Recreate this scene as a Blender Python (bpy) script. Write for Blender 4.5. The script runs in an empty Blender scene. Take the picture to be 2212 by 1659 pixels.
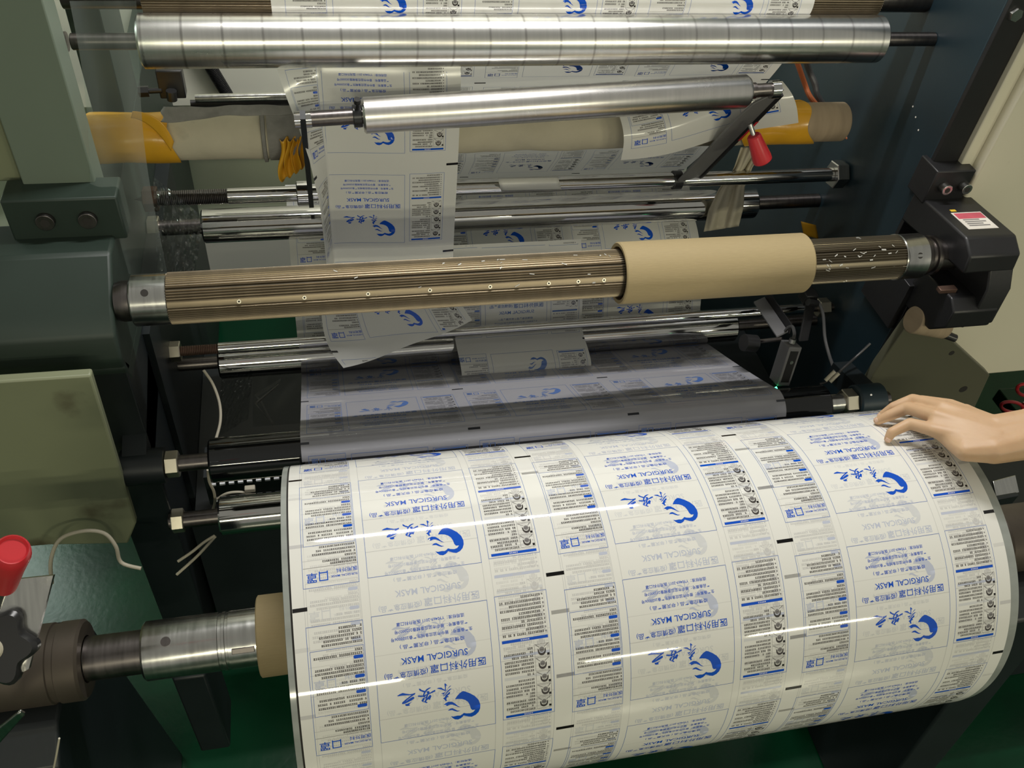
import bpy, bmesh, math, random
import numpy as np
from mathutils import Vector, Matrix

# ------------------------------------------------------------------ camera, world, lamps, exposure
SC = bpy.context.scene
CAMZ = 1.75                                    # camera height over the floor
FPX, CX, CY = 1916.3, 1106.0, 829.5            # focal length in pixels of the 2212 x 1659 frame
RM = np.array([[0.97715239, -0.07919936, 0.19723252],
               [-0.19345863, -0.71572336, 0.67105427],
               [0.08801685, -0.69387861, -0.71469259]])   # columns: right, down, forward of the camera
cam = bpy.data.cameras.new('camera'); cam_o = bpy.data.objects.new('camera', cam)
SC.collection.objects.link(cam_o)
cam.sensor_width = 36.0; cam.lens = FPX / 2212 * 36.0; cam.clip_start = 0.02; cam.clip_end = 60
mw = Matrix.Identity(4)
for i in range(3):
    mw[i][0] = RM[i, 0]; mw[i][1] = -RM[i, 1]; mw[i][2] = -RM[i, 2]
mw[2][3] = CAMZ
cam_o.matrix_world = mw
SC.camera = cam_o

world = bpy.data.worlds.new('hall'); SC.world = world; world.use_nodes = True
bg = world.node_tree.nodes['Background']
bg.inputs[0].default_value = (1.0, 0.98, 0.86, 1); bg.inputs[1].default_value = 0.20

def lamp(name, x, y, z, lx, ly, power, col):   # ceiling fluorescent fitting, tube along X
    L = bpy.data.lights.new(name, 'AREA'); L.shape = 'RECTANGLE'; L.size = lx; L.size_y = ly
    L.energy = power; L.color = col
    o = bpy.data.objects.new(name, L); SC.collection.objects.link(o)
    o.location = (x, y, z + CAMZ); return o
WHITE = (1.0, 0.98, 0.95); WARM = (1.0, 0.95, 0.70)
lamp('machine_tube_lamp', 0.40, 1.36, 0.66, 0.95, 0.045, 17, WHITE)
lamp('hall_tube_lamp', 3.0, -8.2, 1.6, 1.0, 0.25, 150, WARM)
lamp('hall_tube_lamp', 4.9, -7.6, 1.6, 1.4, 0.25, 225, WARM)
lamp('hall_tube_lamp', -0.4, -6.0, 1.7, 1.5, 0.5, 120, WARM)

SC.view_settings.view_transform = 'Standard'; SC.view_settings.look = 'None'
SC.view_settings.gamma = 1.0; SC.view_settings.use_curve_mapping = False
SC.view_settings.exposure = 0.55

# ------------------------------------------------------------------ helpers
random.seed(7)
def V(x, y, z): return Vector((x, y, z + CAMZ))          # camera-relative metres -> world
def ray(px, py):
    d = RM @ np.array([px - CX, py - CY, FPX]); return d / np.linalg.norm(d)
def at(px, py, Y):
    d = ray(px, py) * 1.0; d = d * (Y / d[1]); return V(*d)
def atx(px, py, X):
    d = ray(px, py); d = d * (X / d[0]); return V(*d)
def lift(px, py, c, r):                                   # first point of the view ray at distance r from the axis c (along X)
    d = ray(px, py); a = d[1]**2 + d[2]**2; b = -2*(d[1]*c[0] + d[2]*c[1]); cc = c[0]**2 + c[1]**2 - r*r
    D = max(b*b - 4*a*cc, 0); t = (-b - math.sqrt(D)) / (2*a); return V(*(d*t))
def project(P):
    p = RM.T @ (np.asarray(P, float) - np.array([0, 0, CAMZ])); return np.array([CX + FPX*p[0]/p[2], CY + FPX*p[1]/p[2]])

MATS = {}
def nodes_of(name):
    m = bpy.data.materials.new(name); m.use_nodes = True; nt = m.node_tree; MATS[name] = m
    return m, nt, nt.nodes['Principled BSDF']
def paint(name, col, rough=0.5, metal=0.0, var=0.12, scale=18.0, bump=0.0, stretch=(1, 1, 1), spec=0.5, rvar=0.0, bscale=None,
          dirt=None, dirt_scale=6.0, dirt_lo=0.58, dirt_hi=0.7, coat=0.0):
    m, nt, b = nodes_of(name); N = nt.nodes; L = nt.links
    b.inputs['Roughness'].default_value = rough; b.inputs['Metallic'].default_value = metal
    b.inputs['Specular IOR Level'].default_value = spec; b.inputs['Coat Weight'].default_value = coat
    tc = N.new('ShaderNodeTexCoord'); mp = N.new('ShaderNodeMapping'); mp.inputs['Scale'].default_value = stretch
    L.new(tc.outputs['Object'], mp.inputs['Vector'])
    nz = N.new('ShaderNodeTexNoise'); nz.inputs['Scale'].default_value = scale; nz.inputs['Detail'].default_value = 4
    L.new(mp.outputs[0], nz.inputs['Vector'])
    mx = N.new('ShaderNodeMix'); mx.data_type = 'RGBA'
    mx.inputs['A'].default_value = (*[c*(1-var) for c in col], 1); mx.inputs['B'].default_value = (*[min(1, c*(1+var)) for c in col], 1)
    L.new(nz.outputs['Fac'], mx.inputs['Factor']); out = mx.outputs['Result']
    if dirt:
        n2 = N.new('ShaderNodeTexNoise'); n2.inputs['Scale'].default_value = dirt_scale; n2.inputs['Detail'].default_value = 6
        L.new(tc.outputs['Object'], n2.inputs['Vector'])
        mr = N.new('ShaderNodeMapRange'); mr.inputs['From Min'].default_value = dirt_lo; mr.inputs['From Max'].default_value = dirt_hi
        L.new(n2.outputs['Fac'], mr.inputs['Value'])
        m2 = N.new('ShaderNodeMix'); m2.data_type = 'RGBA'; m2.inputs['B'].default_value = (*dirt, 1)
        L.new(mr.outputs[0], m2.inputs['Factor']); L.new(out, m2.inputs['A']); out = m2.outputs['Result']
    L.new(out, b.inputs['Base Color'])
    if rvar:
        mr = N.new('ShaderNodeMapRange'); mr.inputs['To Min'].default_value = max(0, rough-rvar); mr.inputs['To Max'].default_value = rough+rvar
        L.new(nz.outputs['Fac'], mr.inputs['Value']); L.new(mr.outputs[0], b.inputs['Roughness'])
    if bump:
        bp = N.new('ShaderNodeBump'); bp.inputs['Strength'].default_value = bump; bp.inputs['Distance'].default_value = 0.002
        src = nz
        if bscale:
            src = N.new('ShaderNodeTexNoise'); src.inputs['Scale'].default_value = bscale; src.inputs['Detail'].default_value = 3
            L.new(mp.outputs[0], src.inputs['Vector'])
        L.new(src.outputs['Fac'], bp.inputs['Height']); L.new(bp.outputs[0], b.inputs['Normal'])
    return m

class MB:
    def __init__(s): s.v = []; s.f = []; s.m = []
    def add(s, vs, fs, mi=0):
        o = len(s.v); s.v += [tuple(p) for p in vs]; s.f += [tuple(i+o for i in f) for f in fs]; s.m += [mi]*len(fs); return s
    def box(s, a, b, mi=0):                               # camera-relative corners
        x0, x1 = sorted((a[0], b[0])); y0, y1 = sorted((a[1], b[1])); z0, z1 = sorted((a[2], b[2]))
        vs = [V(x, y, z) for x in (x0, x1) for y in (y0, y1) for z in (z0, z1)]
        return s.add(vs, [(0,1,3,2),(4,6,7,5),(0,4,5,1),(2,3,7,6),(0,2,6,4),(1,5,7,3)], mi)
    def obox(s, c, ax, ay, az, mi=0):                     # oriented box: centre and three half vectors (world)
        c, ax, ay, az = map(Vector, (c, ax, ay, az))
        vs = [c + i*ax + j*ay + k*az for i in (-1, 1) for j in (-1, 1) for k in (-1, 1)]
        return s.add(vs, [(0,1,3,2),(4,6,7,5),(0,4,5,1),(2,3,7,6),(0,2,6,4),(1,5,7,3)], mi)
    def lathe(s, prof, c, seg=64, mi=0, a0=None, a1=None): # profile [(x, r)] round an axis along X through c=(y,z)
        full = a0 is None; n = seg if full else seg+1; vs = []; fs = []
        for (x, r) in prof:
            for i in range(n):
                a = 2*math.pi*i/seg if full else a0 + (a1-a0)*i/seg
                vs.append(V(x, c[0] - r*math.cos(a), c[1] + r*math.sin(a)))
        for k in range(len(prof)-1):
            for i in range(seg):
                j = (i+1) % n; fs.append((k*n+i, k*n+j, (k+1)*n+j, (k+1)*n+i))
        return s.add(vs, fs, mi)
    def cyl(s, x0, x1, r, c, seg=48, ch=0.0, mi=0):       # capped cylinder along X
        if ch: prof = [(x0, 1e-5), (x0, r-ch), (x0+ch, r), (x1-ch, r), (x1, r-ch), (x1, 1e-5)]
        else: prof = [(x0, 1e-5), (x0, r), (x1, r), (x1, 1e-5)]
        return s.lathe(prof, c, seg, mi)
    def rod(s, p, q, r0, r1=None, seg=20, mi=0, caps=True):
        p, q = Vector(p), Vector(q); r1 = r0 if r1 is None else r1
        d = (q-p).normalized(); a = d.orthogonal().normalized(); b = d.cross(a); vs = []; fs = []
        for (c, r) in ((p, r0), (q, r1)):
            for i in range(seg):
                t = 2*math.pi*i/seg; vs.append(c + r*(a*math.cos(t) + b*math.sin(t)))
        for i in range(seg): j = (i+1) % seg; fs.append((i, j, seg+j, seg+i))
        if caps: fs.append(tuple(range(seg))[::-1]); fs.append(tuple(range(seg, 2*seg)))
        return s.add(vs, fs, mi)
    def tube(s, pts, r, seg=10, mi=0, sub=6):
        P = [Vector(p) for p in pts]; Q = []
        for i in range(len(P)-1):
            p0 = P[max(i-1, 0)]; p1 = P[i]; p2 = P[i+1]; p3 = P[min(i+2, len(P)-1)]
            for k in range(sub):
                t = k/sub
                Q.append(0.5*((2*p1) + (p2-p0)*t + (2*p0-5*p1+4*p2-p3)*t*t + (3*p1-p0-3*p2+p3)*t**3))
        Q.append(P[-1]); vs = []; fs = []; a = (Q[1]-Q[0]).orthogonal().normalized()
        for i, q in enumerate(Q):
            d = (Q[min(i+1, len(Q)-1)] - Q[max(i-1, 0)]).normalized(); a = (a - d*a.dot(d)).normalized(); b = d.cross(a)
            rr = r(i/(len(Q)-1)) if callable(r) else r
            for k in range(seg):
                t = 2*math.pi*k/seg; vs.append(q + rr*(a*math.cos(t) + b*math.sin(t)))
        for i in range(len(Q)-1):
            for k in range(seg): j = (k+1) % seg; fs.append((i*seg+k, i*seg+j, (i+1)*seg+j, (i+1)*seg+k))
        fs.append(tuple(range(seg))[::-1]); fs.append(tuple(range((len(Q)-1)*seg, len(Q)*seg)))
        return s.add(vs, fs, mi)
    def prism(s, poly, h0, h1, plane='yz', mi=0):         # 2D outline extruded: plane yz along X, plane xz along Y
        f = (lambda p, h: V(h, p[0], p[1])) if plane == 'yz' else (lambda p, h: V(p[0], h, p[1]))
        n = len(poly); vs = [f(p, h0) for p in poly] + [f(p, h1) for p in poly]
        fs = [tuple(range(n))[::-1], tuple(range(n, 2*n))] + [(i, (i+1) % n, n+(i+1) % n, n+i) for i in range(n)]
        return s.add(vs, fs, mi)
    def grid(s, fn, nu, nv, mi=0):
        vs = [fn(i/nu, j/nv) for j in range(nv+1) for i in range(nu+1)]; w = nu+1
        return s.add(vs, [(j*w+i, j*w+i+1, (j+1)*w+i+1, (j+1)*w+i) for j in range(nv) for i in range(nu)], mi)
    def hexnut(s, x0, x1, r, c, mi=0, rot=0.2):
        prof = [(x0, 1e-5), (x0, r*0.93), (x0+0.0015, r), (x1-0.0015, r), (x1, r*0.93), (x1, 1e-5)]; n = 6; vs = []; fs = []
        for (x, rr) in prof:
            for i in range(n):
                a = rot + 2*math.pi*i/n; vs.append(V(x, c[0]-rr*math.cos(a), c[1]+rr*math.sin(a)))
        for k in range(len(prof)-1):
            for i in range(n): j = (i+1) % n; fs.append((k*n+i, k*n+j, (k+1)*n+j, (k+1)*n+i))
        return s.add(vs, fs, mi)

def obj(name, mb, mats, parent=None, smooth=35, bevel=0, solid=0, label=None, fix=True):
    me = bpy.data.meshes.new(name); me.from_pydata(mb.v, [], mb.f)
    mats = mats if isinstance(mats, (list, tuple)) else [mats]
    for m in mats: me.materials.append(MATS[m] if isinstance(m, str) else m)
    if len(mats) > 1: me.polygons.foreach_set('material_index', mb.m)
    if fix:
        bm = bmesh.new(); bm.from_mesh(me); bmesh.ops.remove_doubles(bm, verts=bm.verts, dist=2e-6)
        bmesh.ops.recalc_face_normals(bm, faces=bm.faces); bm.to_mesh(me); bm.free()
    me.polygons.foreach_set('use_smooth', [True]*len(me.polygons))
    if smooth < 180: me.set_sharp_from_angle(angle=math.radians(smooth))
    o = bpy.data.objects.new(name, me); SC.collection.objects.link(o)
    if bevel:
        b = o.modifiers.new('bevel', 'BEVEL'); b.width = bevel; b.segments = 2; b.limit_method = 'ANGLE'; b.harden_normals = False
    if solid:
        b = o.modifiers.new('solid', 'SOLIDIFY'); b.thickness = solid; b.offset = -1
    if parent is not None:
        o.parent = parent
        if parent.type == 'EMPTY': o.matrix_parent_inverse = Matrix.Translation(parent.location).inverted()
    if label: o['label'] = label
    return o
def tag(o, label, cat, group=None):
    o['label'] = label; o['category'] = cat
    if group: o['group'] = group
    return o
def struct(o, label=None):
    o['kind'] = 'structure'
    if label: o['label'] = label
    return o
def thing(name, label, cat, loc, group=None):
    o = bpy.data.objects.new(name, None); SC.collection.objects.link(o); o.location = loc; o.empty_display_size = 0.05
    return tag(o, label, cat, group)

# ------------------------------------------------------------------ materials
paint('wall_paint', (0.62, 0.68, 0.53), 0.6, var=0.05, scale=2)
paint('pale_paint', (0.78, 0.78, 0.67), 0.5, var=0.04, scale=3)
paint('blue_paint', (0.010, 0.024, 0.033), 0.42, var=0.35, scale=5, bump=0.05, bscale=120)
paint('post_paint', (0.16, 0.20, 0.155), 0.5, var=0.1, scale=6)
paint('green_paint', (0.020, 0.034, 0.026), 0.5, var=0.2, scale=6, bump=0.05, bscale=120)
paint('dark_paint', (0.008, 0.012, 0.014), 0.45, var=0.4, scale=9, bump=0.06, bscale=90)
paint('black_paint', (0.013, 0.013, 0.0145), 0.4, var=0.3, scale=12, bump=0.06, bscale=150)
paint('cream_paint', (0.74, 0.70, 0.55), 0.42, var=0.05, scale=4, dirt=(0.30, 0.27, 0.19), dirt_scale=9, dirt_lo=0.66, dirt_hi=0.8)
paint('shaded_cover_paint', (0.10, 0.10, 0.066), 0.45, var=0.1, scale=5)  # cover colour darkened to hold the shade lying on the lower plate
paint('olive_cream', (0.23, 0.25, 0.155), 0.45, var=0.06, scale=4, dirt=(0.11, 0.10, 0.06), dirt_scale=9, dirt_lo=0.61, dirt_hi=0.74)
paint('chrome', (0.55, 0.545, 0.53), 0.09, 1.0, var=0.06, scale=4, stretch=(30, 2, 2), rvar=0.015)
paint('steel', (0.52, 0.52, 0.50), 0.22, 1.0, var=0.2, scale=5, stretch=(40, 3, 3), rvar=0.08, dirt=(0.22, 0.19, 0.16), dirt_scale=10, dirt_lo=0.6, dirt_hi=0.8)
paint('dark_steel', (0.16, 0.145, 0.14), 0.33, 1.0, var=0.25, scale=9, rvar=0.1, stretch=(20, 2, 2))
paint('rusty_steel', (0.17, 0.105, 0.08), 0.5, 0.7, var=0.4, scale=40)
paint('zinc', (0.62, 0.58, 0.48), 0.35, 1.0, var=0.15, scale=30, rvar=0.1)
paint('bronze_dark', (0.085, 0.07, 0.055), 0.5, 0.6, var=0.5, scale=12, bump=0.15)
paint('kraft', (0.37, 0.29, 0.155), 0.65, var=0.07, scale=40, stretch=(2, 14, 14), bump=0.12, spec=0.3)
paint('kraft_dark', (0.30, 0.21, 0.11), 0.7, var=0.15, scale=30, spec=0.2)
paint('rubber', (0.006, 0.007, 0.008), 0.05, var=0.3, scale=3, stretch=(1, 8, 8), spec=0.6)
paint('black_plastic', (0.018, 0.018, 0.019), 0.30, var=0.3, scale=20)
paint('grey_plastic', (0.15, 0.15, 0.155), 0.38, var=0.1, scale=25)
paint('arm_grey', (0.20, 0.20, 0.20), 0.4, 0.3, var=0.15, scale=14)
paint('red_plastic', (0.62, 0.035, 0.045), 0.28, var=0.1, scale=20)
paint('floor_green', (0.002, 0.040, 0.016), 0.22, var=0.45, scale=2.2, bump=0.12, bscale=70, spec=0.25, dirt=(0.004, 0.018, 0.010), dirt_scale=3, dirt_lo=0.5, dirt_hi=0.75)
paint('orange_tape', (0.70, 0.36, 0.025), 0.22, var=0.2, scale=25, bump=0.25, bscale=45)
paint('cloth_cream', (0.50, 0.46, 0.35), 0.8, var=0.18, scale=14, bump=0.4, bscale=90, spec=0.2, dirt=(0.13, 0.12, 0.10), dirt_scale=7, dirt_lo=0.6, dirt_hi=0.75)
paint('cloth_grey', (0.22, 0.215, 0.20), 0.85, var=0.3, scale=60, bump=0.5, bscale=160, spec=0.15)
paint('cardboard_tube', (0.36, 0.28, 0.19), 0.7, var=0.25, scale=12, stretch=(8, 1, 1), spec=0.2)
paint('cable_white', (0.50, 0.46, 0.36), 0.5, var=0.15, scale=30)
paint('cable_black', (0.02, 0.02, 0.021), 0.4)
paint('cable_grey', (0.06, 0.06, 0.06), 0.4)
paint('paper_white', (0.72, 0.68, 0.62), 0.45, var=0.25, scale=60)
paint('glue_and_fold_glint', (0.55, 0.54, 0.50), 0.25, var=0.2, scale=50)  # shaft scraps, and the painted glint on the clear film's crease
paint('slot_white', (0.85, 0.87, 0.9), 0.5)
paint('sticker_red', (0.55, 0.09, 0.13), 0.45, var=0.25, scale=50)
paint('yellow_chip', (0.75, 0.50, 0.04), 0.5)
paint('orange_hose', (0.45, 0.13, 0.05), 0.4)
paint('pink_plastic', (0.35, 0.03, 0.16), 0.4)
paint('rib_alu', (0.27, 0.22, 0.15), 0.42, 0.9, var=0.18, scale=9, stretch=(6, 1, 1), rvar=0.06)
paint('rib_alu_dark', (0.17, 0.145, 0.105), 0.30, 0.9, var=0.2, scale=9, dirt=(0.75, 0.74, 0.70), dirt_scale=38, dirt_lo=0.70, dirt_hi=0.72)
paint('rib_groove', (0.075, 0.06, 0.038), 0.6, 0.5, var=0.2, scale=20)
paint('slot_dark', (0.02, 0.018, 0.015), 0.7)
paint('clear_margin', (0.30, 0.32, 0.30), 0.10, var=0.35, scale=14, stretch=(1, 3, 3), spec=0.7)
paint('face_layers', (0.55, 0.54, 0.50), 0.5, var=0.1, scale=60)
def film_mat(name, col, rough, trans, wav=0.0):
    m, nt, b = nodes_of(name); N = nt.nodes; L = nt.links
    b.inputs['Base Color'].default_value = (*col, 1); b.inputs['Roughness'].default_value = rough
    b.inputs['Specular IOR Level'].default_value = 0.6
    if wav:
        tc = N.new('ShaderNodeTexCoord'); mp = N.new('ShaderNodeMapping'); mp.inputs['Scale'].default_value = (1.2, 7, 7)
        nz = N.new('ShaderNodeTexNoise'); nz.inputs['Scale'].default_value = 5; nz.inputs['Detail'].default_value = 2
        bp = N.new('ShaderNodeBump'); bp.inputs['Strength'].default_value = wav; bp.inputs['Distance'].default_value = 0.004
        L.new(tc.outputs['Object'], mp.inputs['Vector']); L.new(mp.outputs[0], nz.inputs['Vector'])
        L.new(nz.outputs['Fac'], bp.inputs['Height']); L.new(bp.outputs[0], b.inputs['Normal'])
    if trans:
        t = N.new('ShaderNodeBsdfTranslucent'); t.inputs['Color'].default_value = (*col, 1)
        ms = N.new('ShaderNodeMixShader'); ms.inputs[0].default_value = trans
        L.new(b.outputs[0], ms.inputs[1]); L.new(t.outputs[0], ms.inputs[2]); L.new(ms.outputs[0], N['Material Output'].inputs['Surface'])
    return m
film_mat('film_roll', (0.80, 0.79, 0.745), 0.045, 0.0)
film_mat('film_sheet', (0.78, 0.78, 0.74), 0.16, 0.22)
film_mat('film_web', (0.33, 0.33, 0.36), 0.05, 0.0)
for nm, c in (('ink_blue', (0.001, 0.080, 0.56)), ('ink_dark', (0.06, 0.052, 0.05)), ('ink_black', (0.010, 0.009, 0.010)),
              ('ink_line', (0.12, 0.20, 0.50)), ('ink_grey', (0.22, 0.21, 0.21)), ('ink_white', (0.75, 0.76, 0.78)),
              ('ghost_blue', (0.53, 0.56, 0.67)), ('ghost_grey', (0.59, 0.58, 0.57)),
              ('faint_blue', (0.66, 0.665, 0.67)), ('faint_grey', (0.69, 0.68, 0.65)),
              ('back_blue', (0.08, 0.16, 0.42)), ('back_grey', (0.19, 0.19, 0.215)), ('back_black', (0.03, 0.033, 0.045))):
    film_mat(nm, c, 0.05, 0.0)
def clear_film():
    m, nt, b = nodes_of('clear_film'); N = nt.nodes; L = nt.links
    g = N.new('ShaderNodeBsdfGlossy'); g.inputs['Roughness'].default_value = 0.12; g.inputs['Color'].default_value = (0.9, 0.92, 0.92, 1)
    t = N.new('ShaderNodeBsdfTransparent'); t.inputs['Color'].default_value = (0.88, 0.90, 0.89, 1)
    lw = N.new('ShaderNodeLayerWeight'); lw.inputs['Blend'].default_value = 0.25
    mr = N.new('ShaderNodeMapRange'); mr.inputs['To Min'].default_value = 0.07; mr.inputs['To Max'].default_value = 0.6
    ms = N.new('ShaderNodeMixShader')
    L.new(lw.outputs['Facing'], mr.inputs['Value']); L.new(mr.outputs[0], ms.inputs[0])
    L.new(t.outputs[0], ms.inputs[1]); L.new(g.outputs[0], ms.inputs[2]); L.new(ms.outputs[0], N['Material Output'].inputs['Surface'])
clear_film()
def milky_film():                                         # dusty clear plastic sheet
    m, nt, b = nodes_of('milky_film'); N = nt.nodes; L = nt.links
    t = N.new('ShaderNodeBsdfTransparent'); t.inputs['Color'].default_value = (0.86, 0.90, 0.88, 1)
    b.inputs['Base Color'].default_value = (0.55, 0.62, 0.60, 1); b.inputs['Roughness'].default_value = 0.25
    ms = N.new('ShaderNodeMixShader'); ms.inputs[0].default_value = 0.17
    L.new(t.outputs[0], ms.inputs[1]); L.new(b.outputs[0], ms.inputs[2]); L.new(ms.outputs[0], N['Material Output'].inputs['Surface'])
milky_film()
def alu_mat(name, pitch, width, base=(0.66, 0.655, 0.63), rough=0.24):   # turned aluminium with dark rub marks at a fixed pitch
    m, nt, b = nodes_of(name); N = nt.nodes; L = nt.links
    b.inputs['Metallic'].default_value = 1.0
    tc = N.new('ShaderNodeTexCoord'); mp = N.new('ShaderNodeMapping'); mp.inputs['Scale'].default_value = (160, 4, 4)
    nz = N.new('ShaderNodeTexNoise'); nz.inputs['Scale'].default_value = 1.0; nz.inputs['Detail'].default_value = 5
    L.new(tc.outputs['Object'], mp.inputs['Vector']); L.new(mp.outputs[0], nz.inputs['Vector'])
    n2 = N.new('ShaderNodeTexNoise'); n2.inputs['Scale'].default_value = 7; n2.inputs['Detail'].default_value = 5
    L.new(tc.outputs['Object'], n2.inputs['Vector'])
    mr = N.new('ShaderNodeMapRange'); mr.inputs['To Min'].default_value = rough-0.10; mr.inputs['To Max'].default_value = rough+0.12
    L.new(n2.outputs['Fac'], mr.inputs['Value']); L.new(mr.outputs[0], b.inputs['Roughness'])
    mx = N.new('ShaderNodeMix'); mx.data_type = 'RGBA'
    mx.inputs['A'].default_value = (*[c*0.86 for c in base], 1); mx.inputs['B'].default_value = (*[min(1, c*1.12) for c in base], 1)
    L.new(nz.outputs['Fac'], mx.inputs['Factor']); out = mx.outputs['Result']
    if pitch:
        sx = N.new('ShaderNodeSeparateXYZ'); L.new(tc.outputs['Object'], sx.inputs[0])
        md = N.new('ShaderNodeMath'); md.operation = 'PINGPONG'; md.inputs[1].default_value = pitch/2
        wob = N.new('ShaderNodeMath'); wob.operation = 'MULTIPLY_ADD'; wob.inputs[1].default_value = 0.006
        L.new(n2.outputs['Fac'], wob.inputs[0]); L.new(sx.outputs['X'], wob.inputs[2]); L.new(wob.outputs[0], md.inputs[0])
        r2 = N.new('ShaderNodeMapRange'); r2.inputs['From Min'].default_value = width; r2.inputs['From Max'].default_value = width*0.2
        L.new(md.outputs[0], r2.inputs['Value'])
        ml = N.new('ShaderNodeMath'); ml.operation = 'MULTIPLY'; L.new(r2.outputs[0], ml.inputs[0]); L.new(n2.outputs['Fac'], ml.inputs[1])
        ml.use_clamp = True
        m2 = N.new('ShaderNodeMix'); m2.data_type = 'RGBA'; m2.inputs['B'].default_value = (0.20, 0.19, 0.18, 1)
        L.new(ml.outputs[0], m2.inputs['Factor']); L.new(out, m2.inputs['A']); out = m2.outputs['Result']
    L.new(out, b.inputs['Base Color'])
alu_mat('alu_marked', 0.053, 0.0026); alu_mat('alu_plain', 0, 0, (0.72, 0.70, 0.67), 0.27)
def skin_mat():
    m, nt, b = nodes_of('skin'); N = nt.nodes; L = nt.links
    tc = N.new('ShaderNodeTexCoord'); nz = N.new('ShaderNodeTexNoise'); nz.inputs['Scale'].default_value = 35; nz.inputs['Detail'].default_value = 3
    L.new(tc.outputs['Object'], nz.inputs['Vector'])
    mx = N.new('ShaderNodeMix'); mx.data_type = 'RGBA'; mx.inputs['A'].default_value = (0.52, 0.32, 0.185, 1); mx.inputs['B'].default_value = (0.63, 0.42, 0.25, 1)
    L.new(nz.outputs['Fac'], mx.inputs['Factor']); L.new(mx.outputs['Result'], b.inputs['Base Color'])
    b.inputs['Roughness'].default_value = 0.48; b.inputs['Subsurface Weight'].default_value = 0.12
    b.inputs['Subsurface Radius'].default_value = (0.010, 0.004, 0.002); b.inputs['Subsurface Scale'].default_value = 0.6
    bp = N.new('ShaderNodeBump'); bp.inputs['Strength'].default_value = 0.12; bp.inputs['Distance'].default_value = 0.001
    n2 = N.new('ShaderNodeTexNoise'); n2.inputs['Scale'].default_value = 260; L.new(tc.outputs['Object'], n2.inputs['Vector'])
    L.new(n2.outputs['Fac'], bp.inputs['Height']); L.new(bp.outputs[0], b.inputs['Normal'])
skin_mat()
paint('nail', (0.66, 0.44, 0.32), 0.25, var=0.05)
m_, nt_, b_ = nodes_of('window_glow'); b_.inputs['Emission Color'].default_value = (0.85, 1.0, 0.92, 1); b_.inputs['Emission Strength'].default_value = 8
m_, nt_, b_ = nodes_of('led_green'); b_.inputs['Base Color'].default_value = (0, 0.3, 0.1, 1)
b_.inputs['Emission Color'].default_value = (0.05, 1.0, 0.30, 1); b_.inputs['Emission Strength'].default_value = 6
# ------------------------------------------------------------------ the setting
struct(obj('floor', MB().box((-6, -9, -CAMZ-0.05), (7, 2.3, -CAMZ)), 'floor_green'), 'green painted glossy workshop floor')
struct(obj('wall_back', MB().box((-6, 2.05, -CAMZ), (7, 2.15, 1.9)), 'wall_paint'), 'pale grey-green wall behind the machine')
struct(obj('baseboard_back', MB().box((-6, 2.03, -CAMZ), (7, 2.05, -1.49)), 'pale_paint'), 'pale board along the foot of the back wall')
tag(obj('wall_cabinet', MB().box((-0.95, 1.93, -1.06), (0.85, 2.049, 0.6)), 'pale_paint', bevel=0.004), 'pale cabinet on the back wall above the wrapped tube', 'cabinet')
struct(obj('window_1', MB().box((-1.75, 2.035, -0.95), (-1.05, 2.049, -0.1)), 'window_glow'), 'bright window far left behind the machine')

# ------------------------------------------------------------------ printed design: one repeat in millimetres (u to the right, v up; the writing stands on its head)
LW, REP, B0 = 0.2705, 0.1755, -0.0535
def text_polys(body):
    cu = bpy.data.curves.new('lettering', 'FONT'); cu.body = body; cu.resolution_u = 2; cu.offset = 0.006
    o = bpy.data.objects.new('lettering', cu); SC.collection.objects.link(o)
    dg = bpy.context.evaluated_depsgraph_get(); ev = o.evaluated_get(dg); me = ev.to_mesh()
    co = np.empty(len(me.vertices)*3); me.vertices.foreach_get('co', co); co = co.reshape(-1, 3)[:, :2].copy()
    fs = [tuple(p.vertices) for p in me.polygons]; ev.to_mesh_clear()
    bpy.data.objects.remove(o); bpy.data.curves.remove(cu); return co, fs
class Tile:
    def __init__(s): s.v = []; s.f = []; s.m = []
    def poly(s, pts, mi):
        if sum(a[0]*b[1]-b[0]*a[1] for a, b in zip(pts, list(pts[1:])+[pts[0]])) < 0: pts = list(pts)[::-1]
        o = len(s.v); s.v += [tuple(p) for p in pts]; s.f.append(tuple(range(o, o+len(pts)))); s.m.append(mi)
    def rect(s, u0, u1, v0, v1, mi): s.poly([(u0, v0), (u1, v0), (u1, v1), (u0, v1)], mi)
    def frame(s, u0, u1, v0, v1, w, mi):
        s.rect(u0, u1, v0, v0+w, mi); s.rect(u0, u1, v1-w, v1, mi); s.rect(u0, u0+w, v0+w, v1-w, mi); s.rect(u1-w, u1, v0+w, v1-w, mi)
    def text(s, body, u0, u1, v0, v1, mi):
        co, fs = text_polys(body); lo = co.min(0); hi = co.max(0); t = (co-lo)/(hi-lo); o = len(s.v)
        s.v += [(u1 - a*(u1-u0), v1 - b*(v1-v0)) for a, b in t]; s.f += [tuple(i+o for i in f) for f in fs]; s.m += [mi]*len(fs)
    def tiny(s, u0, u1, v, h, mi, rng):                  # a line of characters too small to read
        u = u1
        while u - 1.7 > u0:
            if rng.random() > 0.07:
                w = rng.uniform(1.35, 1.7); k = rng.uniform(0.2, 0.8)
                s.rect(u-w, u, v-h/2, v-h/2+h*rng.uniform(0.25, 0.42), mi); s.rect(u-w, u, v+h/2-h*rng.uniform(0.2, 0.4), v+h/2, mi)
                s.rect(u-w*k-0.25, u-w*k+0.25, v-h/2, v+h/2, mi)
            u -= 1.95
BLUE, DARK, BLACK, LINE, GREY, WHT = range(6)
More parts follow.
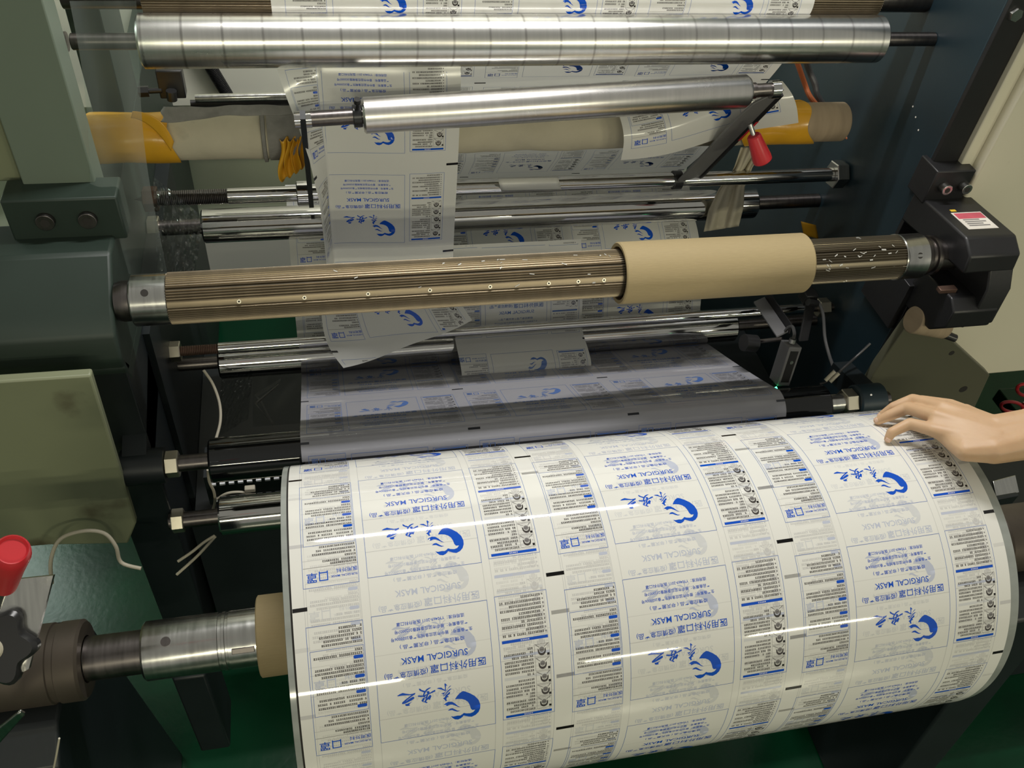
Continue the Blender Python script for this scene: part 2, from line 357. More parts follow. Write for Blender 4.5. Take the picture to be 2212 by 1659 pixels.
def build_tile(full=True):
    t = Tile(); rng = random.Random(3)
    # front panel
    t.frame(72.6, 193.6, -150.6, -14.4, 0.5, LINE)
    t.text('医用外科口罩', 128, 186, -80.2, -71.2, BLUE); t.text('(疫情应急产品)', 81, 125.6, -80.2, -72.8, BLUE)
    t.text('SURGICAL MASK', 99, 168, -66.6, -59.9, BLUE); t.text('疫情应急产品 ( 非灭菌产品 )', 99, 166, -51.2, -46.2, BLUE)
    t.text('生产备案号：晋中市监应急械生产备2020006号', 90.5, 175, -42.6, -38.8, BLUE)
    t.text('产品备案号：晋中市监应急械备2020007号', 94.8, 171, -35.4, -31.5, BLUE)
    t.text('适用标准：YY0469-2011 医用外科口罩', 97.5, 168, -28, -24, BLUE)
    for p in BRUSH: t.poly(p, BLUE)
    # panel with the product data
    t.frame(7, 64.2, -153, -15.8, 0.5, LINE); t.frame(9.3, 62.9, -107, -40, 0.45, LINE); t.rect(8, 63.8, -131.9, -131.5, GREY)
    for v, a, b in ((-20.5, 39, 62.5), (-24.4, 39, 62.3), (-28.2, 18.7, 62.2), (-32.2, 23, 62.2), (-36, 21, 62), (-43.8, 52, 61.3), (-47.7, 11.3, 61),
                    (-55.8, 51.6, 61.4), (-59.7, 11.5, 61.4), (-63.4, 12.2, 61.4), (-67.2, 17.8, 61.6), (-75, 37.6, 61.5), (-79, 11, 61.2), (-83, 11.2, 61.2),
                    (-90.6, 13.3, 61.4), (-94.8, 11.4, 61.6), (-99, 11.5, 61.9), (-109.3, 24, 62.2), (-113.5, 21, 62.5), (-117.5, 16.5, 62.5),
                    (-121.3, 50.4, 62.7), (-125.7, 26.6, 62.7), (-128.9, 35, 62.8)):
        t.tiny(a, b, v, 2.1, DARK, rng)
    for v in (-51.2, -70.6, -86.4, -101.8):
        c = 0.8; u0, u1, v0, v1 = 52, 61.7, v-1.7, v+1.7
        t.poly([(u0+c, v0), (u1-c, v0), (u1, v0+c), (u1, v1-c), (u1-c, v1), (u0+c, v1), (u0, v1-c), (u0, v0+c)], BLUE)
    t.text('罩', 11.2, 22, -147.4, -137, BLUE); t.text('口', 23.7, 32.9, -146.8, -136.4, BLUE)
    t.text('医用外科', 41.5, 63, -140, -135.4, BLUE); t.text('SURGICAL MASK', 35.6, 63, -144.6, -142.2, BLUE)
    # panel with the wearing instructions
    t.frame(201.4, 258, -147.9, -12.5, 0.5, LINE); t.rect(204.6, 254.2, -61.8, -58.8, BLUE); t.rect(204.8, 254.8, -145.8, -142.9, BLUE)
    t.tiny(224, 234, -60.3, 1.3, WHT, rng); t.tiny(224, 234, -144.3, 1.3, WHT, rng)
    for v, a in ((-16.4, 228.4), (-21, 204.5), (-25.2, 214), (-29.4, 204.8), (-33.4, 224), (-37.4, 204.4), (-41.6, 226.7), (-45.8, 204.4), (-50.2, 231), (-54.4, 204.5)):
        t.tiny(a, 250.4, v, 2.2, DARK, rng); t.rect(252, 253.4, v-0.8, v+0.8, GREY)
    for v, a in ((-70.5, 230), (-74.5, 205), (-78.5, 213), (-82.5, 205), (-86.3, 205), (-90.3, 205), (-94.2, 205), (-98, 229), (-104, 219), (-108, 205), (-112, 205),
                 (-116, 205), (-120, 205), (-123.5, 231), (-127.5, 205), (-131.5, 213), (-135, 205), (-139, 208)):
        t.tiny(a, 236.6, v, 2.1, DARK, rng)
    for i in range(5):                                    # five small pictures of a head putting on the mask
        v1 = -67.2 - i*14.75; v0 = v1-13.9; u0, u1 = 238.4, 254.8; uc = 246.3 + (0, 0, 1.2, 1.8, 0)[i]
        t.frame(u0, u1, v0, v1, 0.3, GREY); t.rect(u1-3, u1-0.5, v0+1.0, v0+3.6, BLACK)
        vc = v0+6.4; a = [math.pi + math.pi*k/10 for k in range(11)]
        out = [(uc+4.4*math.cos(x), vc+5.0*math.sin(x)) for x in a]; inn = [(uc+2.9*math.cos(x), vc+2.4*math.sin(x)) for x in a[::-1]]
        t.poly([(uc-4.4, vc+2.6)] + out + [(uc+4.4, vc+2.6), (uc+3.2, vc+1.6)] + inn + [(uc-3.2, vc+1.6)], DARK)
        t.poly([(uc+2.8*math.cos(x), vc+1.4+2.8*math.sin(x)) for x in [2*math.pi*k/12 for k in range(12)]], GREY)
        t.rect(uc-1.8, uc+1.8, vc+0.9, vc+1.4, DARK)
        t.poly([(u0+0.8, v1-0.4), (uc-2.6, vc+3.6), (uc-2.2, vc+3.9), (u0+2.2, v1-0.4)], GREY)
        t.poly([(u1-0.8, v1-0.4), (uc+2.6, vc+3.6), (uc+2.2, vc+3.9), (u1-2.2, v1-0.4)], GREY)
    for u in (0.0, 270.5): t.rect(u-10, u+10, 0.2, 4.2, BLACK)
    # cut into bands so that the print bends with the film
    me = bpy.data.meshes.new('design'); me.from_pydata([(a, b, 0) for a, b in t.v], [], t.f); me.polygons.foreach_set('material_index', t.m)
    bm = bmesh.new(); bm.from_mesh(me); bmesh.ops.triangulate(bm, faces=[f for f in bm.faces if len(f.verts) > 4])
    for v in np.arange(-153, 4, 6.0):
        bmesh.ops.bisect_plane(bm, geom=bm.verts[:] + bm.edges[:] + bm.faces[:], plane_co=(0, float(v), 0), plane_no=(0, 1, 0))
    for u in np.arange(10, 270, 20.0):
        bmesh.ops.bisect_plane(bm, geom=bm.verts[:] + bm.edges[:] + bm.faces[:], plane_co=(float(u), 0, 0), plane_no=(1, 0, 0))
    bmesh.ops.triangulate(bm, faces=bm.faces[:]); bm.to_mesh(me); bm.free()
    co = np.empty(len(me.vertices)*3); me.vertices.foreach_get('co', co); co = co.reshape(-1, 3)[:, :2].copy()
    n = len(me.polygons); fs = np.empty(n*3, np.int32); me.polygons.foreach_get('vertices', fs); fs = fs.reshape(-1, 3)
    mi = np.empty(n, np.int32); me.polygons.foreach_get('material_index', mi); bpy.data.meshes.remove(me)
    a, b, c = co[fs[:, 0]], co[fs[:, 1]], co[fs[:, 2]]; bad = (b[:, 0]-a[:, 0])*(c[:, 1]-a[:, 1])-(c[:, 0]-a[:, 0])*(b[:, 1]-a[:, 1]) < 0
    fs[bad] = fs[bad][:, ::-1]
    return co, fs, mi
BRUSH = [[(92.2,-98.0),(94.8,-96.6),(98.2,-95.7),(101.3,-97.0),(105.5,-98.3),(108.5,-98.2),(111.0,-97.7),(110.7,-99.1),(109.3,-99.9),(106.3,-99.6),(101.8,-98.9),(97.7,-98.5),(93.2,-98.4)],[(110.7,-99.0),(106.5,-101.4),(102.4,-103.9),(100.1,-106.2),(97.6,-108.0),(96.6,-107.1),(97.2,-105.8),(100.9,-103.1),(105.3,-100.5),(108.1,-99.1)],[(108.2,-101.6),(109.6,-102.2),(109.7,-103.6),(106.2,-105.5),(101.6,-107.2),(97.9,-108.1),(99.5,-106.6),(103.9,-103.5)],[(99.8,-108.4),(102.1,-108.3),(104.8,-107.6),(107.3,-106.7),(104.1,-109.1),(104.7,-110.7),(102.2,-110.9),(100.2,-110.3)],[(115.1,-93.8),(116.3,-94.3),(117.7,-95.8),(121.2,-97.6),(120.5,-99.1),(118.1,-97.8),(115.8,-96.4),(114.9,-95.0)],[(127.7,-94.8),(125.6,-94.6),(122.8,-95.6),(120.2,-98.1),(118.8,-100.7),(118.4,-103.3),(120.1,-104.8),(121.1,-103.7),(119.6,-102.5),(120.4,-100.7),(122.0,-98.4),(124.3,-96.5)],[(113.1,-101.4),(114.6,-101.2),(118.5,-102.0),(124.6,-101.0),(128.7,-98.8),(131.3,-98.0),(131.7,-99.6),(129.5,-100.3),(125.4,-101.6),(119.9,-103.2),(116.3,-103.4),(113.6,-102.5)],[(122.3,-98.4),(124.8,-98.1),(125.7,-99.6),(123.9,-102.5),(122.8,-105.3),(121.2,-106.3),(120.7,-104.9),(122.4,-102.6),(123.1,-100.1)],[(118.6,-104.6),(120.7,-105.2),(119.3,-107.3),(118.6,-109.2),(117.3,-108.6),(116.6,-107.5),(117.6,-106.1)],[(126.0,-102.5),(127.4,-104.1),(126.4,-105.8),(125.3,-108.3),(123.9,-107.1),(122.0,-108.1),(121.3,-109.3),(122.9,-110.6),(121.8,-111.2),(119.8,-109.9),(118.0,-109.2),(119.9,-108.7),(120.9,-106.6),(123.1,-105.3),(124.4,-103.6)],[(142.0,-92.5),(144.4,-95.6),(142.9,-95.2),(142.5,-98.7),(142.5,-101.3),(141.3,-100.7),(141.7,-97.3),(141.3,-93.7)],[(133.2,-96.9),(134.9,-96.4),(137.9,-96.7),(139.6,-98.4),(142.0,-100.2),(141.3,-100.9),(138.7,-99.2),(135.7,-97.9)],[(148.3,-96.2),(146.8,-96.4),(144.8,-98.4),(143.4,-100.8),(140.8,-103.6),(139.2,-105.3),(139.0,-103.6),(137.8,-103.6),(137.8,-102.9),(140.9,-102.6),(142.5,-101.3),(144.5,-99.0)],[(148.5,-99.8),(146.9,-99.5),(144.3,-101.2),(141.7,-104.1),(139.1,-106.3),(140.0,-106.7),(142.6,-104.5),(145.2,-102.0),(147.1,-100.5)],[(145.5,-102.7),(146.8,-103.6),(146.2,-105.1),(143.7,-106.7),(145.1,-108.2),(143.0,-108.5),(142.3,-110.4),(143.1,-112.0),(141.5,-112.6),(140.7,-110.8),(139.0,-108.9),(140.9,-107.9),(141.9,-105.7),(144.1,-104.4),(145.1,-103.6)],[(151.3,-112.1),(153.6,-108.9),(156.5,-106.1),(159.8,-104.4),(162.1,-105.1),(167.2,-108.1),(172.3,-112.2),(176.1,-117.5),(177.6,-123.0),(177.3,-127.4),(175.5,-131.6),(172.3,-134.6),(168.2,-136.2),(164.4,-135.3),(161.5,-133.8),(159.6,-133.0),(156.9,-135.6),(153.6,-136.8),(150.3,-136.0),(147.9,-133.8),(146.1,-131.3),(148.7,-132.2),(153.0,-131.9),(155.8,-132.4),(158.1,-131.3),(159.9,-129.8),(162.3,-130.9),(166.6,-131.6),(169.8,-130.7),(172.1,-128.1),(168.8,-128.0),(167.3,-125.8),(166.5,-121.8),(164.8,-117.7),(162.0,-114.9),(158.7,-113.2),(155.0,-112.4)],[(139.4,-116.1),(141.5,-114.8),(144.3,-113.7),(148.0,-114.4),(151.3,-117.0),(153.6,-120.0),(156.9,-122.5),(154.1,-121.5),(151.3,-119.6),(148.5,-117.8),(145.7,-117.3),(142.4,-118.5),(141.7,-117.0)],[(143.2,-123.9),(145.7,-122.1),(148.0,-121.8),(150.9,-123.9),(153.2,-125.8),(156.3,-126.5),(153.3,-127.0),(150.4,-125.8),(147.6,-124.1)]]
TILE = build_tile()
SETS = {'front': ['ink_blue', 'ink_dark', 'ink_black', 'ink_line', 'ink_grey', 'ink_white'],
        'ghost': ['ghost_blue', 'ghost_grey', 'ghost_grey', 'ghost_grey', 'ghost_grey', 'ghost_grey'],
        'faint': ['faint_blue', 'faint_grey', 'faint_grey', 'faint_grey', 'faint_grey', 'faint_grey'],
        'back': ['back_blue', 'back_grey', 'back_black', 'back_blue', 'back_grey', 'back_grey']}
def print_on(name, surf, parent, cells, sets, x0, x1, s0, s1, rev=False, clip=None):
    """cells: (lane offset in X, start position in s of the repeat's origin); surf(X, s) -> points, normals; s grows downwards"""
    co, fs, mi = TILE; V_, F_, M_, N_ = [], [], [], []; mats = []; off = 0
    for (ci, cname, dv, h) in sets:
        base = len(mats); mats += SETS[cname]
        for (xo, so) in cells:
            X = xo + co[:, 0]/1000; s = so - (co[:, 1] + dv)/1000*(-1 if rev else 1)
            ok = (s > s0) & (s < s1); X = np.clip(X, x0, x1)
            if clip: ok &= clip(X, s)
            if not ok.any(): continue
            keep = ok[fs].all(1)
            if not keep.any(): continue
            used = np.unique(fs[keep]); new = np.full(len(X), -1, np.int64); new[used] = np.arange(len(used))
            P, Nn = surf(X[used], s[used]); V_.append(P + Nn*h); N_.append(Nn); f = new[fs[keep]] + off
            F_.append(f[:, ::-1] if rev else f); M_.append(mi[keep] + base); off += len(used)
    P = np.concatenate(V_); Nn = np.concatenate(N_); F = np.concatenate(F_).astype(np.int32); M = np.concatenate(M_).astype(np.int32)
    me = bpy.data.meshes.new(name); me.vertices.add(len(P)); me.vertices.foreach_set('co', P.astype(np.float32).ravel())
    me.loops.add(F.size); me.loops.foreach_set('vertex_index', F.ravel()); me.polygons.add(len(F))
    me.polygons.foreach_set('loop_start', np.arange(0, F.size, 3, dtype=np.int32))
    for m in mats: me.materials.append(MATS[m])
    me.polygons.foreach_set('material_index', M); me.polygons.foreach_set('use_smooth', np.ones(len(F), bool))
    me.update(calc_edges=True); me.normals_split_custom_set_from_vertices(Nn.tolist())
    o = bpy.data.objects.new(name, me); SC.collection.objects.link(o); o.parent = parent
    if parent.type == 'EMPTY': o.matrix_parent_inverse = Matrix.Translation(parent.location).inverted()
    o['label'] = 'blue and dark grey printed label design'
    return o
class Sheet:                                              # a film running along a path in the YZ plane, wide in X
    def __init__(s, path, x0, x1, warp=None, sub=14):
        P = [np.array(p, float) for p in path]; Q = []
        for i in range(len(P)-1):
            p0, p1, p2, p3 = P[max(i-1, 0)], P[i], P[i+1], P[min(i+2, len(P)-1)]
            for k in range(sub):
                t = k/sub; Q.append(0.5*((2*p1)+(p2-p0)*t+(2*p0-5*p1+4*p2-p3)*t*t+(3*p1-p0-3*p2+p3)*t**3))
        Q.append(P[-1]); s.Q = np.array(Q); s.S = np.concatenate([[0], np.cumsum(np.linalg.norm(np.diff(s.Q, axis=0), axis=1))])
        s.x0, s.x1, s.L, s.warp = x0, x1, s.S[-1], warp
    def raw(s, X, t):
        y = np.interp(t, s.S, s.Q[:, 0]); z = np.interp(t, s.S, s.Q[:, 1]); P = np.stack([X, y, z+CAMZ], -1)
        return s.warp(X, t, P) if s.warp else P
    def __call__(s, X, t):
        X = np.asarray(X, float); t = np.asarray(t, float); e = 0.002
        P = s.raw(X, t); dx = s.raw(X+e, t)-s.raw(X-e, t); dt = s.raw(X, np.minimum(t+e, s.L))-s.raw(X, np.maximum(t-e, 0))
        N = np.cross(dt, dx); N /= np.maximum(np.linalg.norm(N, axis=1, keepdims=True), 1e-12); return P, N
    def mesh(s, name, mat, parent, nx=60, ns=160, solid=0.00015):
        X, T = np.meshgrid(np.linspace(s.x0, s.x1, nx+1), np.linspace(0, s.L, ns+1)); P, N = s(X.ravel(), T.ravel()); mb = MB(); w = nx+1
        mb.add(P.tolist(), [(j*w+i, j*w+i+1, (j+1)*w+i+1, (j+1)*w+i) for j in range(ns) for i in range(nx)])
        return obj(name, mb, mat, parent, smooth=180, fix=False)
    def find(s, px, py, X):                               # position along the path whose picture is nearest to a pixel of the photograph
        T = np.linspace(0, s.L, 600); P, _ = s(np.full(600, X), T)
        d = [np.hypot(*(project(p)-np.array([px, py]))) for p in P]; return T[int(np.argmin(d))]
def lanes(s_logo, lane_list, n=6, rev=False):             # cells whose logo centre (v = -122.5 mm) lies at s_logo
    o = s_logo + (0.1225 if rev else -0.1225)
    return [(B0 + k*LW, o + r*REP) for k in lane_list for r in range(-n, n+1)]

# ------------------------------------------------------------------ the big printed roll in front, its core and shaft
RC = (0.5601, -1.0043); RR = 0.201
t = thing('film_roll', 'big glossy roll of white film printed with blue surgical mask labels, touched by a hand', 'film roll', V(0.35, RC[0], RC[1]-RR))
mb = MB().lathe([(-0.0585, 0.05), (-0.0585, RR), (0.7625, RR), (0.7625, 0.05)], RC, 400); obj('film_body', mb, 'film_roll', t)
mb = MB().lathe([(-0.0605, RR-0.002), (-0.0585, RR-0.002)], RC, 200); obj('edge_gap', mb, 'slot_dark', t)
mb = MB().lathe([(-0.0605, 0.05), (-0.0605, RR-0.0004), (-0.0665, RR-0.0004), (-0.0668, RR-0.001), (-0.0668, 0.05)], RC, 300); obj('clear_edge', mb, 'clear_margin', t, label='clear unprinted film margin')
mb = MB().lathe([(0.7625, RR-0.0008), (0.7745, RR-0.0012), (0.7750, RR-0.002), (0.7750, 0.05)], RC, 300); obj('clear_edge', mb, 'clear_margin', t, label='clear unprinted film margin')
def roll_surf(X, s):                                      # s = arc length measured downwards from the top of the roll's skew-corrected zero
    th = np.radians(90 + (X-0.35)*4.8) - s/RR; n = np.stack([np.zeros_like(th), -np.cos(th), np.sin(th)], -1)
    P = np.stack([X, np.full_like(X, RC[0]), np.full_like(X, RC[1]+CAMZ)], -1) + n*RR; return P, n
S0 = math.radians(90-67.9)*RR                             # registration mark at 67.9 degrees in the middle
cells = [(B0 + k*LW, S0 + r*REP) for k in range(3) for r in range(-3, 4)]
print_on('print', roll_surf, t, cells, [(0, 'faint', 136.0, 0.00003), (1, 'ghost', 68.0, 0.00006), (2, 'front', 0.0, 0.0001)], -0.0583, 0.7623, -0.22, 0.50)
t = thing('cardboard_core', 'short brown cardboard core sticking out of the left side of the big printed roll', 'core', V(-0.09, RC[0], RC[1]-0.0485))
obj('tube', MB().lathe([(-0.108, 0.0375), (-0.1105, 0.0395), (-0.111, 0.0465), (-0.1095, 0.0485), (-0.0668, 0.0485)], RC, 72), 'kraft', t)
t = thing('roll_shaft', 'shiny steel shaft carrying the big printed roll at lower left', 'shaft', V(-0.2, RC[0], RC[1]-0.034))
obj('sleeve', MB().lathe([(-0.241, 0.026), (-0.241, 0.0325), (-0.2385, 0.0344), (-0.156, 0.0344), (-0.1555, 0.0332), (-0.152, 0.0332), (-0.1515, 0.0344), (-0.148, 0.0344), (-0.1475, 0.033), (-0.1445, 0.033), (-0.144, 0.0344), (-0.06, 0.0344), (-0.06, 0.02)], RC, 72), 'steel', t)
obj('journal', MB().cyl(-0.305, -0.2405, 0.0255, RC, 48, 0.001), 'dark_steel', t)
for i, a in enumerate((38, )):
    ca, sa = math.cos(math.radians(a)), math.sin(math.radians(a)); n = Vector((0, -ca, sa)); c = V(-0.127, RC[0]-0.0345*ca, RC[1]+0.0345*sa)
    obj('key_slot', MB().obox(c, (0.013, 0, 0), Vector((0, sa, ca))*0.0035, n*0.0008), 'dark_steel', t, bevel=0.0007)
a = 74; ca, sa = math.cos(math.radians(a)), math.sin(math.radians(a)); c = V(-0.212, RC[0]-0.0344*ca, RC[1]+0.0344*sa)
obj('set_screw', MB().rod(c - Vector((0, -ca, sa))*0.002, c + Vector((0, -ca, sa))*0.0006, 0.0055), 'dark_steel', t)

# ------------------------------------------------------------------ air shaft across the middle with the empty kraft core
MC = (1.012, -0.847)
def ribbed(x0, x1, c, r, n=58, depth=0.0016, slots=(62, 182, 302)):
    mb = MB(); ang = []; 
    for i in range(n*4): ang.append(2*math.pi*i/(n*4))
    def rad(k):
        d = math.degrees(2*math.pi*k/(n*4))
        for s in slots:
            if abs((d-s+180) % 360-180) < 1.0: return r-0.0035
        for s in (25, 145, 265):
            if abs((d-s+180) % 360-180) < 7: return r-0.0003
        return r - (depth if k % 4 in (2, 3) else 0)
    vs = []; N = len(ang)
    for x in (x0, x1):
        for k, a in enumerate(ang): rr = rad(k); vs.append(V(x, c[0]-rr*math.cos(a), c[1]+rr*math.sin(a)))
    mb.add(vs, [(k, (k+1) % N, N+(k+1) % N, N+k) for k in range(N)])
    mb.m = [1 if rad(k) < r-0.0007 and rad((k+1) % N) < r-0.0007 else 0 for k in range(N)]; return mb
t = thing('air_shaft', 'long ribbed brown metal air shaft across the middle of the machine', 'shaft', V(0.35, MC[0], MC[1]-0.037))
obj('ribbed_sleeve', ribbed(-0.213, 0.44, MC, 0.0366), ['rib_alu', 'rib_groove'], t, smooth=20)
obj('ribbed_sleeve', ribbed(0.44, 0.922, MC, 0.0366), ['rib_alu_dark', 'rib_groove'], t, smooth=20, label='darker ribbed sleeve with scraps of glue')
obj('end_collar', MB().lathe([(-0.262, 0.02), (-0.262, 0.0345), (-0.260, 0.0362), (-0.214, 0.0362), (-0.213, 0.035), (-0.213, 0.02)], MC, 64), 'steel', t)
obj('bearing_ring', MB().lathe([(-0.283, 0.015), (-0.283, 0.026), (-0.276, 0.0285), (-0.264, 0.0285), (-0.262, 0.022)], MC, 48), 'dark_steel', t)
obj('end_collar', MB().lathe([(0.922, 0.02), (0.922, 0.0378), (0.924, 0.0385), (0.927, 0.0372), (0.965, 0.0372), (0.968, 0.0345), (0.968, 0.02)], MC, 64), 'steel', t)
obj('bearing_ring', MB().lathe([(0.968, 0.0345), (0.975, 0.0335), (0.975, 0.029), (0.984, 0.029), (0.985, 0.033), (0.992, 0.033), (0.993, 0.026), (1.03, 0.026)], MC, 48), 'dark_steel', t)
for x in [-0.118 + 0.0885*i for i in range(6)] + [0.37, 0.41]:
    a = math.radians(25); n = Vector((0, -math.cos(a), math.sin(a))); c = V(x, MC[0], MC[1]) + n*0.0362
    s = obj('screw', MB().rod(c-n*0.001, c+n*0.0009, 0.0036, 0.0030, 14), 'zinc', t)
    obj('screw_socket', MB().rod(c, c+n*0.0011, 0.0015, 0.0015, 6), 'slot_dark', s)
for (x, a) in ((-0.24, 55), (0.945, 40)):
    a = math.radians(a); n = Vector((0, -math.cos(a), math.sin(a))); c = V(x, MC[0], MC[1]) + n*0.0364
    obj('set_screw', MB().rod(c-n*0.002, c+n*0.0007, 0.005, 0.005, 16), 'slot_dark', t)
for i in range(44):                                       # bits of clear tape left on the shaft
    x = random.choice((random.uniform(0.77, 0.91), random.uniform(0.0, 0.43))); a = math.radians(random.uniform(15, 80)); n = Vector((0, -math.cos(a), math.sin(a)))
    if x < 0.44 and i % 2: a = math.radians(random.uniform(80, 95)); n = Vector((0, -math.cos(a), math.sin(a)))
    c = V(x, MC[0], MC[1]) + n*0.0369; w = random.uniform(0.001, 0.004); tt = Vector((0, math.sin(a), math.cos(a)))
    obj('tape_scrap', MB().obox(c, Vector((w, 0, 0))+tt*random.uniform(-0.002, 0.002), tt*random.uniform(0.0004, 0.0011), n*0.0003), 'glue_and_fold_glint', t)
t = thing('kraft_core', 'empty tan kraft cardboard core pushed onto the ribbed air shaft', 'core', V(0.6, MC[0], MC[1]-0.05))
KC = (MC[0], MC[1]-0.0008)
obj('outer_tube', MB().lathe([(0.4455, 0.041), (0.444, 0.0415), (0.4435, 0.0465), (0.4455, 0.048), (0.753, 0.048), (0.755, 0.0465), (0.7545, 0.041), (0.753, 0.0405)], KC, 96), 'kraft', t)
obj('inner_tube', MB().lathe([(0.4455, 0.041), (0.60, 0.0405), (0.753, 0.0405)], KC, 96), 'kraft_dark', t)

# ------------------------------------------------------------------ rollers and rods behind it
def roller(name, label, c, r, x0, x1, ax0, ax1, ra, mat, axmat='dark_steel', ch=0.003, cat='roller', nuts=()):
    t = thing(name, label, cat, V((x0+x1)/2, c[0], c[1]-r))
    obj('shell', MB().lathe([(x0+0.004, ra), (x0+0.004, r-0.008), (x0, r-0.007), (x0, r-ch), (x0+ch, r), (x1-ch, r), (x1, r-ch), (x1, r-0.007), (x1-0.004, r-0.008), (x1-0.004, ra)], c, 96), mat, t)
    obj('axle', MB().cyl(ax0, x0+0.01, ra, c, 32, 0.001), axmat, t); obj('axle', MB().cyl(x1-0.01, ax1, ra, c, 32, 0.001), axmat, t)
    for (a, b, rr) in nuts: obj('nut', MB().hexnut(a, b, rr, c), 'zinc', t)
    return t
TC = (1.255, -0.59)
roller('idler_roller', 'wide aluminium roller with dark rub rings at the top of the picture', TC, 0.0363, -0.222, 0.912, -0.31, 1.013, 0.011, 'alu_marked', nuts=())
RD = (1.336, -0.90)
t = thing('support_rod', 'thin chrome rod that the swing arms are clamped to', 'rod', V(0.35, RD[0], RD[1]-0.0155))
obj('rod', MB().cyl(-0.15, 0.985, 0.0135, RD, 40, 0.001), 'chrome', t)
obj('threaded_end', MB().lathe([(-0.30, 0.0)] + [(-0.265 + i*0.0015, 0.0118 if i % 2 else 0.0128) for i in range(78)], RD, 28), 'dark_steel', t)
obj('nut', MB().hexnut(-0.285, -0.262, 0.021, RD), 'rusty_steel', t); obj('nut', MB().hexnut(0.985, 1.010, 0.027, RD), 'steel', t)
roller('idler_roller', 'dull steel roller lying behind and below the swing arm rod', (1.385, -0.995), 0.0305, -0.207, 0.869, -0.30, 1.013, 0.014, 'chrome', nuts=((-0.30, -0.28, 0.022),))
BC = (1.207, -1.132)
t = thing('sensor_rod', 'bright chrome rod with rusty threaded end below the ribbed shaft', 'rod', V(0.35, BC[0], BC[1]-0.011))
obj('rod', MB().cyl(-0.195, 0.965, 0.0105, BC, 36, 0.001), 'chrome', t)
obj('threaded_end', MB().lathe([(-0.30, 0.0)] + [(-0.268 + i*0.0015, 0.0083 if i % 2 else 0.0091) for i in range(50)], BC, 24), 'rusty_steel', t)
obj('nut', MB().hexnut(-0.278, -0.258, 0.0185, BC), 'zinc', t); obj('nut', MB().hexnut(0.978, 1.002, 0.0195, BC), 'zinc', t); obj('stub', MB().cyl(0.96, 1.013, 0.008, BC, 24), 'dark_steel', t)
roller('idler_roller', 'shiny steel roller just under the thin chrome rod', (1.240, -1.197), 0.0325, -0.203, 0.825, -0.29, 1.013, 0.012, 'chrome')
KB = (0.933, -1.112)
t = roller('rubber_roller', 'glossy black rubber roller behind the big printed roll', KB, 0.0350, -0.196, 0.856, -0.36, 0.985, 0.013, 'rubber', 'dark_steel')
obj('nut', MB().hexnut(-0.262, -0.242, 0.021, KB), 'zinc', t); obj('nut', MB().hexnut(0.892, 0.915, 0.024, KB), 'zinc', t)
obj('sleeve', MB().cyl(0.855, 0.893, 0.0165, KB, 32, 0.001), 'steel', t)
roller('idler_roller', 'steel roller low down beside the left end of the big printed roll', (0.955, -1.288), 0.0335, -0.207, 0.83, -0.29, 0.95, 0.014, 'chrome', nuts=((-0.285, -0.265, 0.021),))

# film roll and shaft at the very top
UC = (1.315, -0.548)
t = thing('air_shaft', 'ribbed metal air shaft at the top edge behind the aluminium roller', 'shaft', V(0.35, UC[0], UC[1]-0.04))
obj('ribbed_sleeve', ribbed(-0.215, 0.915, UC, 0.0340), ['rib_alu', 'rib_groove'], t, smooth=20); obj('journal', MB().cyl(-0.32, -0.215, 0.022, UC), 'dark_steel', t); obj('journal', MB().cyl(0.915, 1.02, 0.022, UC), 'dark_steel', t)
t = thing('film_roll', 'printed white film wound on the shaft at the top edge of the picture', 'film roll', V(0.35, UC[0], UC[1]-0.05))
UR = 0.0362
obj('film_body', MB().lathe([(-0.0425, 0.033), (-0.0425, UR), (0.791, UR), (0.791, 0.033)], UC, 120), 'film_roll', t)
def up_surf(X, s):
    th = np.radians(90) - s/UR; n = np.stack([np.zeros_like(th), -np.cos(th), np.sin(th)], -1)
    return np.stack([X, np.full_like(X, UC[0]), np.full_like(X, UC[1]+CAMZ)], -1) + n*UR, n
print_on('print', up_surf, t, [(-0.0305+k*LW, -0.0656+r*REP) for k in range(3) for r in (0, 1)], [(0, 'front', 0, 0.00015)], -0.0423, 0.7908, -0.01, 0.115)
# ------------------------------------------------------------------ film webs, strips and torn flaps
def drift(X, s, P): Q = P.copy(); Q[:, 0] = X + 0.055 + np.clip(s/0.6, 0, 1)*0.065; return Q
t = thing('film_web', 'printed film sloping away behind the cloth-wrapped tube', 'film', V(0.45, 1.6, -1.2))
F1 = Sheet([(1.345, -0.585), (1.352, -0.64), (1.40, -0.716), (1.56, -0.913), (1.72, -1.11), (1.86, -1.285), (1.90, -1.36)], B0-0.006, 0.764, drift)
F1.mesh('sheet', 'film_sheet', t, 20, 100)
print_on('print', F1, t, lanes(F1.find(1150, 360, B0+LW+0.157), (0, 1, 2), 6), [(0, 'front', 0, 0.0002)], F1.x0, F1.x1, 0.002, F1.L-0.002)
t = thing('film_web', 'printed film coming down behind the ribbed shaft to the steel roller', 'film', V(0.35, 1.4, -1.2))
F1 = Sheet([(1.50, -0.99), (1.44, -1.035), (1.37, -1.07), (1.31, -1.13), (1.285, -1.18), (1.262, -1.226), (1.235, -1.231)], B0-0.006, 0.764)
F1.mesh('sheet', 'film_sheet', t, 20, 120)
print_on('print', F1, t, lanes(F1.find(1120, 517, B0+LW+0.157), (0, 1, 2), 6), [(0, 'front', 0, 0.0002)], F1.x0, F1.x1, 0.002, F1.L-0.002)
t = thing('film_web', 'wide grey-looking film stretched over the black roller into the big roll', 'film', V(0.35, 1.0, -1.2))
F2 = Sheet([(1.235, -1.2305), (1.20, -1.212), (1.12, -1.172), (1.03, -1.125), (0.965, -1.089), (0.944, -1.0775), (0.922, -1.078), (0.9045, -1.091), (0.897, -1.112), (0.8905, -1.14), (0.84, -1.16), (0.765, -1.10)], B0-0.003, 0.764)
